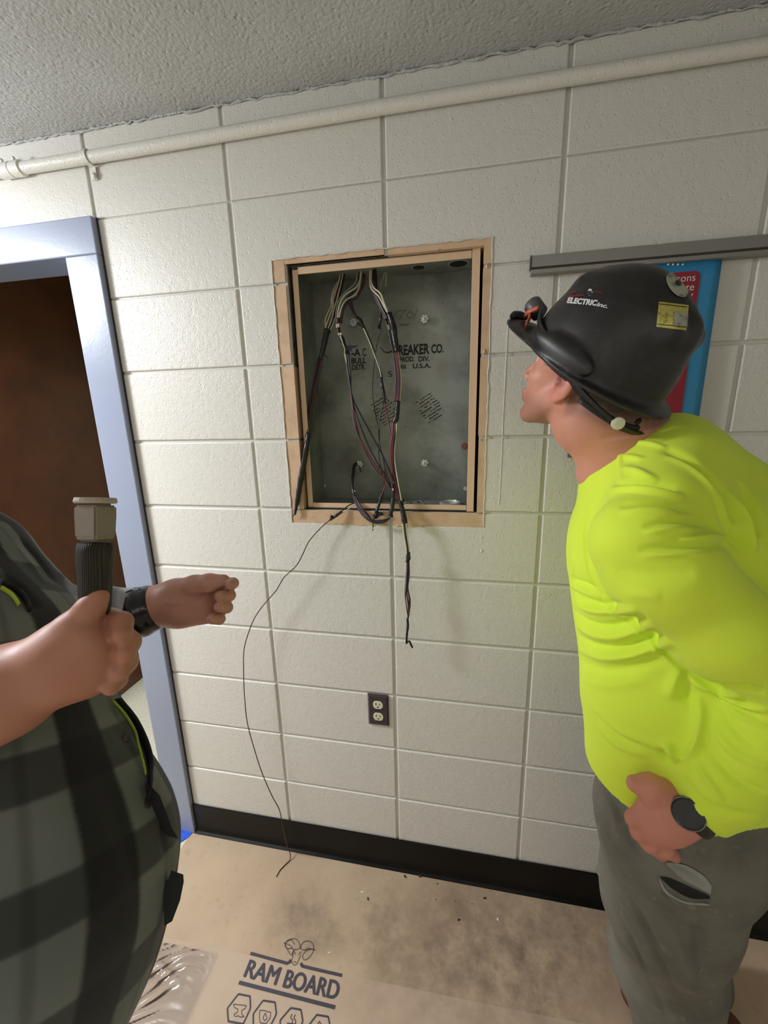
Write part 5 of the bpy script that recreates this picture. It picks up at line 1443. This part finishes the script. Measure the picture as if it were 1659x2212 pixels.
# ------------------------------------------------------------------ man on the left
LW = empty('person', (.02, -.85, 0), 'man at the left edge in a dark plaid shirt, gesturing with both hands', 'person')
lk = Field(.0028, .012)
LH = P(-330, 870, .62)
fw = np.array([.55, .80, 0.0])
RL = basis(fw, [0, 0, 1.])
lnb = P(-230, 1060, .60)
TL = head(lk, LH, RL, lnb, .06)
lS1, lE1, lW1 = P(-50, 1210, .62), P(95, 1350, .66), P(318, 1312, .715)
lk.chain([(lnb, .07), (P(-120, 1350, .60), .13), (P(20, 1800, .54), .13), (P(60, 2200, .56), .13)], k=.04)
lk.chain([(lS1, .05), (lE1, .04), (P(230, 1330, .69), .033), (P(345, 1308, .715), .031)], k=.02)
# far hand seen from the palm side, fingers curled towards the viewer
lk.chain([(P(345, 1308, .715), .0320), (P(385, 1303, .716), .036)], k=.02)
lk.chain([(P(378, 1285, .716), .026), (P(432, 1282, .722), .024)], k=.016)
lk.chain([(P(385, 1320, .716), .025), (P(440, 1322, .722), .020)], k=.016)
lk.chain([(P(400, 1303, .718), .034), (P(440, 1302, .726), .028)], k=.02)
lk.ell(P(378, 1288, .700), (.026, .015, .022), k=.012)        # thenar
lk.ell(P(382, 1330, .704), (.030, .014, .016), k=.012)
lk.chain([(P(378, 1276, .704), .0190), (P(420, 1264, .694), .0160), (P(452, 1259, .688), .0145), (P(482, 1254, .686), .0105)], k=.008)
for a, b, c_, d_, r in (((448, 1270), (494, 1262), (503, 1260), (498, 1263), .0100), ((446, 1290), (492, 1286), (496, 1286), (476, 1288), .0104), ((440, 1311), (486, 1312), (490, 1312), (474, 1311), .0102), ((432, 1331), (468, 1336), (474, 1337), (458, 1337), .0100)):
    lk.chain([(P(*a, .726), r * 1.08), (P(*b, .718), r * 1.0), (P(*c_, .690), r * .96), (P(*d_, .676), r * .90)], k=.0025)
# near forearm and hand
nS, nE = P(-460, 1400, .50), P(-430, 1700, .40)
nW = P(105, 1445, .43)
lk.chain([(P(-260, 1400, .55), .06), (nS, .055), (nE, .047)], k=.03)
lk.chain([(nE, .046), (P(-160, 1590, .41), .050), (P(20, 1490, .425), .043), (nW, .034)], k=.02)
lk.chain([(nW, .030), (P(150, 1420, .435), .034), (P(190, 1395, .445), .033)], k=.02)
lk.chain([(P(150, 1445, .435), .030), (P(195, 1440, .445), .028)], k=.02)
lk.ell(P(170, 1415, .430), (.036, .020, .040), k=.015)
lk.chain([(P(120, 1410, .430), .021), (P(160, 1355, .430), .0155), (P(195, 1315, .432), .0130), (P(212, 1290, .434), .0105)], k=.008)
for a, b, c_, d_, r in (((195, 1375), (238, 1338), (262, 1345), (262, 1372), .0112), ((205, 1400), (258, 1372), (278, 1388), (270, 1412), .0116), ((205, 1428), (258, 1412), (272, 1430), (260, 1450), .0112), ((195, 1455), (240, 1452), (252, 1468), (240, 1484), .0100)):
    lk.chain([(P(*a, .448), r * 1.15), (P(*b, .455), r * 1.05), (P(*c_, .445), r), (P(*d_, .432), r * .9)], k=.005)
V, Fc = lk.build()
V = crease(V, Fc, [([(352, 1300), (385, 1303), (415, 1296), (445, 1280)], -.0022, .0035), ([(425, 1278), (455, 1276), (472, 1272)], -.0015, .003), ([(400, 1315), (430, 1300), (455, 1298)], -.0012, .003), ([(466, 1262), (480, 1246), (492, 1247)], .0008, .003)])
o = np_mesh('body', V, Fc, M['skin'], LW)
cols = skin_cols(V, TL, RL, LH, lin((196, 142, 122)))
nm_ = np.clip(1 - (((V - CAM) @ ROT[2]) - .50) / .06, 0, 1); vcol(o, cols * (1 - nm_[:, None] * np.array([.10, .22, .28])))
for s in (-1, 1):
    bm = bmesh.new(); bmesh.ops.create_uvsphere(bm, u_segments=16, v_segments=10, radius=.0118, matrix=Matrix.Translation(Vector(TL(.079, s * .031, .016)))); bm_out('eye', bm, M['eye'], o, True)
hf = Field(.004, .008); hf.ell(TL(-.014, 0, .056), (.1015, .0795, .0885), RL); hf.half(TL(.05, 0, .02), RL[:, 0], LH - .3, LH + .3, .004); hf.half(TL(0, 0, -.01), -RL[:, 2], LH - .3, LH + .3, .004)
Vh, Fh = hf.build(); np_mesh('hair', Vh, Fh, M['hair'], LW)


def plaid_material():
    m = bpy.data.materials.new('plaid_flannel'); m.use_nodes = True; nt = m.node_tree; N = nt.nodes; L = nt.links; b = N['Principled BSDF']
    b.inputs['Roughness'].default_value = .95; b.inputs['Sheen Weight'].default_value = .15
    u = N.new('ShaderNodeUVMap'); sp = N.new('ShaderNodeSeparateXYZ'); L.new(u.outputs[0], sp.inputs[0])
    def band(src, period, lo, hi, ph):
        a = N.new('ShaderNodeMath'); a.operation = 'MULTIPLY_ADD'; a.inputs[1].default_value = 1 / period; a.inputs[2].default_value = ph; L.new(src, a.inputs[0])
        fr = N.new('ShaderNodeMath'); fr.operation = 'FRACT'; L.new(a.outputs[0], fr.inputs[0])
        r = N.new('ShaderNodeValToRGB'); e = r.color_ramp.elements; e[0].position = max(lo - .02, 0); e[0].color = (0, 0, 0, 1); e[1].position = lo + .02; e[1].color = (1, 1, 1, 1)
        x = e.new(hi - .02); x.color = (1, 1, 1, 1); x = e.new(min(hi + .02, 1)); x.color = (0, 0, 0, 1); L.new(fr.outputs[0], r.inputs[0]); return r.outputs[0]
    base = lin((92, 96, 92)); prev = None
    for src, per, lo, hi, ph, col, fac in ((sp.outputs[0], .120, .22, .62, .0, lin((16, 17, 19)), .94), (sp.outputs[1], .120, .10, .50, .25, lin((20, 21, 24)), .72)):
        bd = band(src, per, lo, hi, ph)
        mu = N.new('ShaderNodeMath'); mu.operation = 'MULTIPLY'; mu.inputs[1].default_value = fac; L.new(bd, mu.inputs[0])
        mx = N.new('ShaderNodeMix'); mx.data_type = 'RGBA'; L.new(mu.outputs[0], mx.inputs['Factor']); mx.inputs['B'].default_value = (*col, 1)
        if prev is None: mx.inputs['A'].default_value = (*base, 1)
        else: L.new(prev, mx.inputs['A'])
        prev = mx.outputs['Result']
    tc = N.new('ShaderNodeTexCoord'); n = N.new('ShaderNodeTexNoise'); n.inputs['Scale'].default_value = 60; n.inputs['Detail'].default_value = 6; L.new(tc.outputs['Object'], n.inputs['Vector'])
    mx = N.new('ShaderNodeMix'); mx.data_type = 'RGBA'; mx.blend_type = 'OVERLAY'; mx.inputs['Factor'].default_value = .5; L.new(prev, mx.inputs['A']); L.new(n.outputs['Fac'], mx.inputs['B']); L.new(mx.outputs['Result'], b.inputs['Base Color'])
    bu = N.new('ShaderNodeBump'); bu.inputs['Strength'].default_value = .4; bu.inputs['Distance'].default_value = .001
    n2 = N.new('ShaderNodeTexNoise'); n2.inputs['Scale'].default_value = 600; L.new(tc.outputs['Object'], n2.inputs['Vector']); L.new(n2.outputs['Fac'], bu.inputs['Height']); L.new(bu.outputs[0], b.inputs['Normal'])
    return m


M['plaid'] = mat('plaid_flannel', lin((96, 100, 96)), .95, bumps=[(600, .4, .001), (90, .15, .001)], sheen=.15, attr='Col')


def set_uv(o, V, Fc, U, Wv):
    uv = o.data.uv_layers.new(name='weave'); li = np.empty(len(o.data.loops), np.int32); o.data.loops.foreach_get('vertex_index', li)
    uv.data.foreach_set('uv', np.stack([U[li], Wv[li]], 1).astype(np.float32).ravel())


ls = Field(.0034, .02)
ls.chain([(P(-170, 1240, .60), .12), (P(-60, 1480, .57), .145), (P(-12, 1690, .54), .140), (P(22, 1790, .537), .142), (P(76, 1905, .535), .157), (P(50, 2040, .545), .158), (P(-20, 2300, .57), .150)], k=.05)
ls.chain([(P(-170, 1180, .60), .07), (lS1, .060), (P(30, 1290, .64), .054), (P(110, 1345, .665), .052)], k=.03)
ls.chain([(P(110, 1345, .665), .050), (P(215, 1330, .69), .044), (P(300, 1322, .712), .040)], k=.02)
ls.chain([(P(-300, 1330, .57), .075), (nS, .065), (P(-445, 1560, .45), .060)], k=.03)
ls.half(P(-445, 1570, .45), nE - nS, P(-445, 1570, .45) - .09, P(-445, 1570, .45) + np.array([.06, .09, .09]), .003)
ls.half(P(318, 1316, .715), P(345, 1308, .715) - P(230, 1330, .69), P(318, 1316, .715) - .08, P(318, 1316, .715) + .08, .003)
ls.ell(lnb + [0, 0, .03], (.075, .075, .09), op='s', k=.02)
V, Fc = ls.build(); V = smooth(V, Fc, 2)
V = crease(V, Fc, [([(235, 1268), (255, 1285), (250, 1310), (240, 1330)], -.0045, .004), ([(255, 1266), (278, 1285), (272, 1315), (262, 1340)], .0035, .004), ([(275, 1268), (298, 1290), (292, 1330)], -.0035, .004), ([(215, 1275), (232, 1290), (225, 1320)], .004, .004),
                   ([(20, 1170), (60, 1215), (100, 1260)], -.004, .006), ([(40, 1160), (85, 1210), (120, 1260)], .004, .006), ([(0, 1240), (50, 1280), (80, 1320)], .005, .007),
                   ([(230, 1530), (290, 1620), (320, 1700), (330, 1760)], -.004, .007), ([(200, 1640), (260, 1780), (300, 1900), (320, 2020)], .004, .016), ([(100, 1700), (160, 1850), (220, 2000)], -.004, .020), ([(340, 1780), (365, 1850), (380, 1900)], .004, .008)])
N_ = vnormals(V, Fc); V = V + N_ * (noise3(V, 28, 31) * .0035 + noise3(V, 70, 12) * .0012)[:, None]
o = np_mesh('shirt', V, Fc, M['plaid'], LW)
# weave follows the cloth: across and along the trunk (radial angle and height)
ax0 = P(40, 1700, .54); ctr = np.array([ax0[0], ax0[1], 0]); dd = V - ctr
tilt = .42
gu = ROT.T @ np.array([.952, -.306, 0]); gw = ROT.T @ np.array([.50, .866, 0])
o0 = P(250, 1870, .40); sag = noise3(V, 14, 77) * .010
a0_, a1_ = P(-60, 1480, .57), P(35, 2060, .545); aax = (a1_ - a0_) / np.linalg.norm(a1_ - a0_)
e1_ = (CAM - a0_) - aax * ((CAM - a0_) @ aax); e1_ /= np.linalg.norm(e1_); e2_ = np.cross(aax, e1_)
def cloth_uv(X):
    h_ = (X - a0_) @ aax; an = np.arctan2((X - a0_) @ e2_, (X - a0_) @ e1_); return an * .15 - .12 * h_, h_ + .25 * an * .15
bv0 = BVHTree.FromPolygons([tuple(v) for v in V], [tuple(map(int, f)) for f in Fc])
ref = on_hat(250, 1870, bv0)[0]; ref2 = on_hat(90, 1660, bv0)[0]
U, Wv = cloth_uv(V); U = U - cloth_uv(ref[None])[0] + sag; Wv = Wv - cloth_uv(ref2[None])[1] + sag
def bandm(x, per, c_, half, soft=.004):
    d = np.abs((x - c_ + per / 2) % per - per / 2); return np.clip((half - d) / soft + .5, 0, 1)
cb = np.tile(np.array(lin((112, 117, 112))), (len(V), 1)) * (1 + .35 * noise3(V, 45, 6)[:, None])
d1 = bandm(U, .105, 0.0, .021)[:, None]; d2 = bandm(Wv, .130, 0.0, .026)[:, None]
t1 = bandm(U, .105, .052, .004)[:, None]
cb = cb * (1 - .30 * t1) ; cb = cb * (1 - .70 * d2) + np.array(lin((24, 26, 28))) * .35 * d2; cb = cb * (1 - .93 * d1) + np.array(lin((15, 16, 19))) * .93 * d1
seg = lW1 - lE1; tt_ = np.clip(((V - lE1) @ seg) / (seg @ seg), 0, 1); ds = np.linalg.norm(V - lE1 - tt_[:, None] * seg, axis=1)
sl = np.clip((.075 - ds) / .01, 0, 1)[:, None] * np.clip((tt_ - .15) / .2, 0, 1)[:, None]
cs = np.tile(np.array(lin((176, 176, 184))), (len(V), 1)) * (1 - .45 * bandm(tt_ * np.linalg.norm(seg), .05, .0, .010)[:, None])
vcol(o, np.clip(cb * (1 - sl) + cs * sl, 0, 1)); Vs = V.copy()

# black rubber cuff at the far wrist
c0, c1 = P(292, 1326, .708), P(338, 1310, .715); ax_ = (c1 - c0) / np.linalg.norm(c1 - c0)
bm = bmesh.new(); add_lathe(bm, [(.036, -.004), (.0435, .0), (.0440, .012), (.0415, .020), (.0400, .030), (.0375, .036), (.0330, .034)], tuple(c0), tuple(ax_), 36)
bmesh.ops.subdivide_edges(bm, edges=[e for e in bm.edges], cuts=1, use_grid_fill=True)
for q_ in bm.verts: q_.co += Vector(noise3(np.array([q_.co[:]]), 70, 5) * .0012 * np.ones(3))
bm_out('wrist_cuff', bm, M['glove'], LW, True)
# safety vest edge: dark binding with lime piping
M['darkplaid'] = mat('dark_flannel_hem', lin((30, 36, 36)), .9)
M['lime'] = mat('lime_piping', lin((170, 196, 52)), .6); M['vest'] = mat('black_vest', (.010, .011, .013), .7, bumps=[(60, .2, .002)])
bv = BVHTree.FromPolygons([tuple(v) for v in V], [tuple(map(int, f)) for f in Fc])


def strip(nm, pix, wpx, m, par, lift, r=.0045):
    c_ = []
    for q in spline([np.array([x, y, 0.]) for x, y in pix], 6):
        h_, n_ = on_hat(q[0], q[1], bv)
        if h_ is not None:
            if n_ @ (CAM - h_) < 0: n_ = -n_
            c_.append(h_ + n_ * lift)
    if len(c_) > 2:
        v, f = tube_geo(c_, r, sides=8, n=0, flat=.35); mesh(nm, v, f, m, par, True)


strip('vest_binding', [(245, 1516), (280, 1560), (303, 1605), (316, 1650), (318, 1700), (312, 1730)], 10, M['vest'], LW, .006, .0085)
strip('vest_piping', [(232, 1520), (262, 1556), (285, 1600), (298, 1640), (306, 1680)], 4, M['lime'], LW, .008, .0028)
strip('vest_binding', [(2, 1262), (30, 1278), (50, 1300), (60, 1322)], 8, M['vest'], LW, .004, .006)
strip('vest_piping', [(0, 1275), (22, 1290), (38, 1312)], 8, M['lime'], LW, .005, .004)
# pointed vest tail hanging free
q = [(312, 1690), (328, 1700), (345, 1718), (358, 1752), (372, 1790), (386, 1812), (362, 1806), (345, 1790), (330, 1760), (318, 1725)]
bm = bmesh.new(); lo = [bm.verts.new(tuple(P(x, y, .545))) for x, y in q]; hi = [bm.verts.new(tuple(P(x, y, .552))) for x, y in q]
for k in range(len(q)): bm.faces.new((lo[k], lo[(k + 1) % len(q)], hi[(k + 1) % len(q)], hi[k]))
bm.faces.new(hi); bm.faces.new(lo[::-1]); bm_out('vest_tail', bm, M['vest'], LW)
# dark shirt hem tab at the hip
q = [(370, 1880), (396, 1889), (397, 1905), (389, 1945), (372, 1990), (355, 2000), (352, 1930)]
bm = bmesh.new(); lo = [bm.verts.new(tuple(P(x, y, .53))) for x, y in q]; hi = [bm.verts.new(tuple(P(x, y, .54))) for x, y in q]
for k in range(len(q)): bm.faces.new((lo[k], lo[(k + 1) % len(q)], hi[(k + 1) % len(q)], hi[k]))
bm.faces.new(hi); bm.faces.new(lo[::-1]); bm_out('hem_tab', bm, M['darkplaid'], LW)
# shirt buttons
M['button'] = mat('dark_button', lin((58, 46, 42)), .4)
for x, y in ((272, 1594), (318, 1736)):
    h_, n_ = on_hat(x, y, bv)
    if h_ is not None:
        if n_ @ (CAM - h_) < 0: n_ = -n_
        bm = bmesh.new(); add_lathe(bm, [(.0058, -.001), (.0062, .001), (.0050, .0022)], tuple(h_), tuple(n_), 14); bm_out('button', bm, M['button'], LW)
# trousers and boots below the frame
M['darkpants'] = mat('dark_trousers', lin((40, 42, 50)), .9)
tr = Field(.005, .04); hipc = P(40, 2300, .57); hx, hy = hipc[0], hipc[1]
tr.chain([((hx, hy, .92), .145), ((hx, hy, .82), .15)], k=.05)
for s in (-1, 1):
    b_ = RL[:, 1] * s * .10
    tr.chain([((hx + b_[0] * .8, hy + b_[1] * .8, .80), .095), ((hx + b_[0], hy + b_[1], .48), .075), ((hx + b_[0] - .02, hy + b_[1], .10), .062)], k=.03)
V, Fc = tr.build(); np_mesh('trousers', V, Fc, M['darkpants'], LW)
for s in (-1, 1):
    b_ = RL[:, 1] * s * .10; c_ = np.array([hx + b_[0] - .02, hy + b_[1], 0]); d = RL[:, 0]
    bt_ = Field(.005, .02); bt_.chain([(c_ + [0, 0, .13], .050), (c_ + [0, 0, .06], .050), (c_ + d * .08 + [0, 0, .052], .042), (c_ + d * .17 + [0, 0, .044], .040)], k=.03)
    bt_.half(c_ + np.array([0, 0, .004]), [0, 0, -1.], c_ - [.3, .3, .1], c_ + [.3, .3, .1], .003); V, Fc = bt_.build(); np_mesh('boot', V, Fc, M['boot'], LW)

# tool held up in the near hand: dark knurled grip with a pale grey block head
M['meshgrip'] = mat('dark_knurled_grip', lin((44, 36, 28)), .6, bumps=[(160, .8, .002, 'weave')])
M['greyhead'] = mat('pale_grey_tool_head', lin((146, 134, 122)), .55)
M['silver'] = mat('pale_band', lin((180, 170, 156)), .4)
tg = empty('hand_tool', P(205, 1250, .43), 'grey tool with a dark knurled grip raised by the man in plaid', 'tool')
g0, g1 = P(206, 1330, .440), P(206, 1172, .44); gd = (g1 - g0); gl = np.linalg.norm(gd); gd /= gl
bm = bmesh.new(); add_lathe(bm, [(.012, 0), (.0150, .01), (.0160, gl * .5), (.0175, gl * .9), (.0160, gl)], tuple(g0), tuple(gd), 20); bm_out('grip', bm, M['meshgrip'], tg, True)
g2 = P(207, 1168, .44); bm = bmesh.new(); add_lathe(bm, [(.016, 0), (.019, .004), (.020, .030), (.0195, .038)], tuple(g2), tuple(gd), 4, math.pi / 4)
bmesh.ops.bevel(bm, geom=bm.edges[:], offset=.002, segments=2, affect='EDGES'); bm_out('tool_head', bm, M['greyhead'], tg)
g3 = g2 + gd * .040; bm = bmesh.new(); add_lathe(bm, [(.019, 0), (.020, .002), (.019, .006)], tuple(g3), tuple(gd), 24); bm_out('head_band', bm, M['silver'], tg)
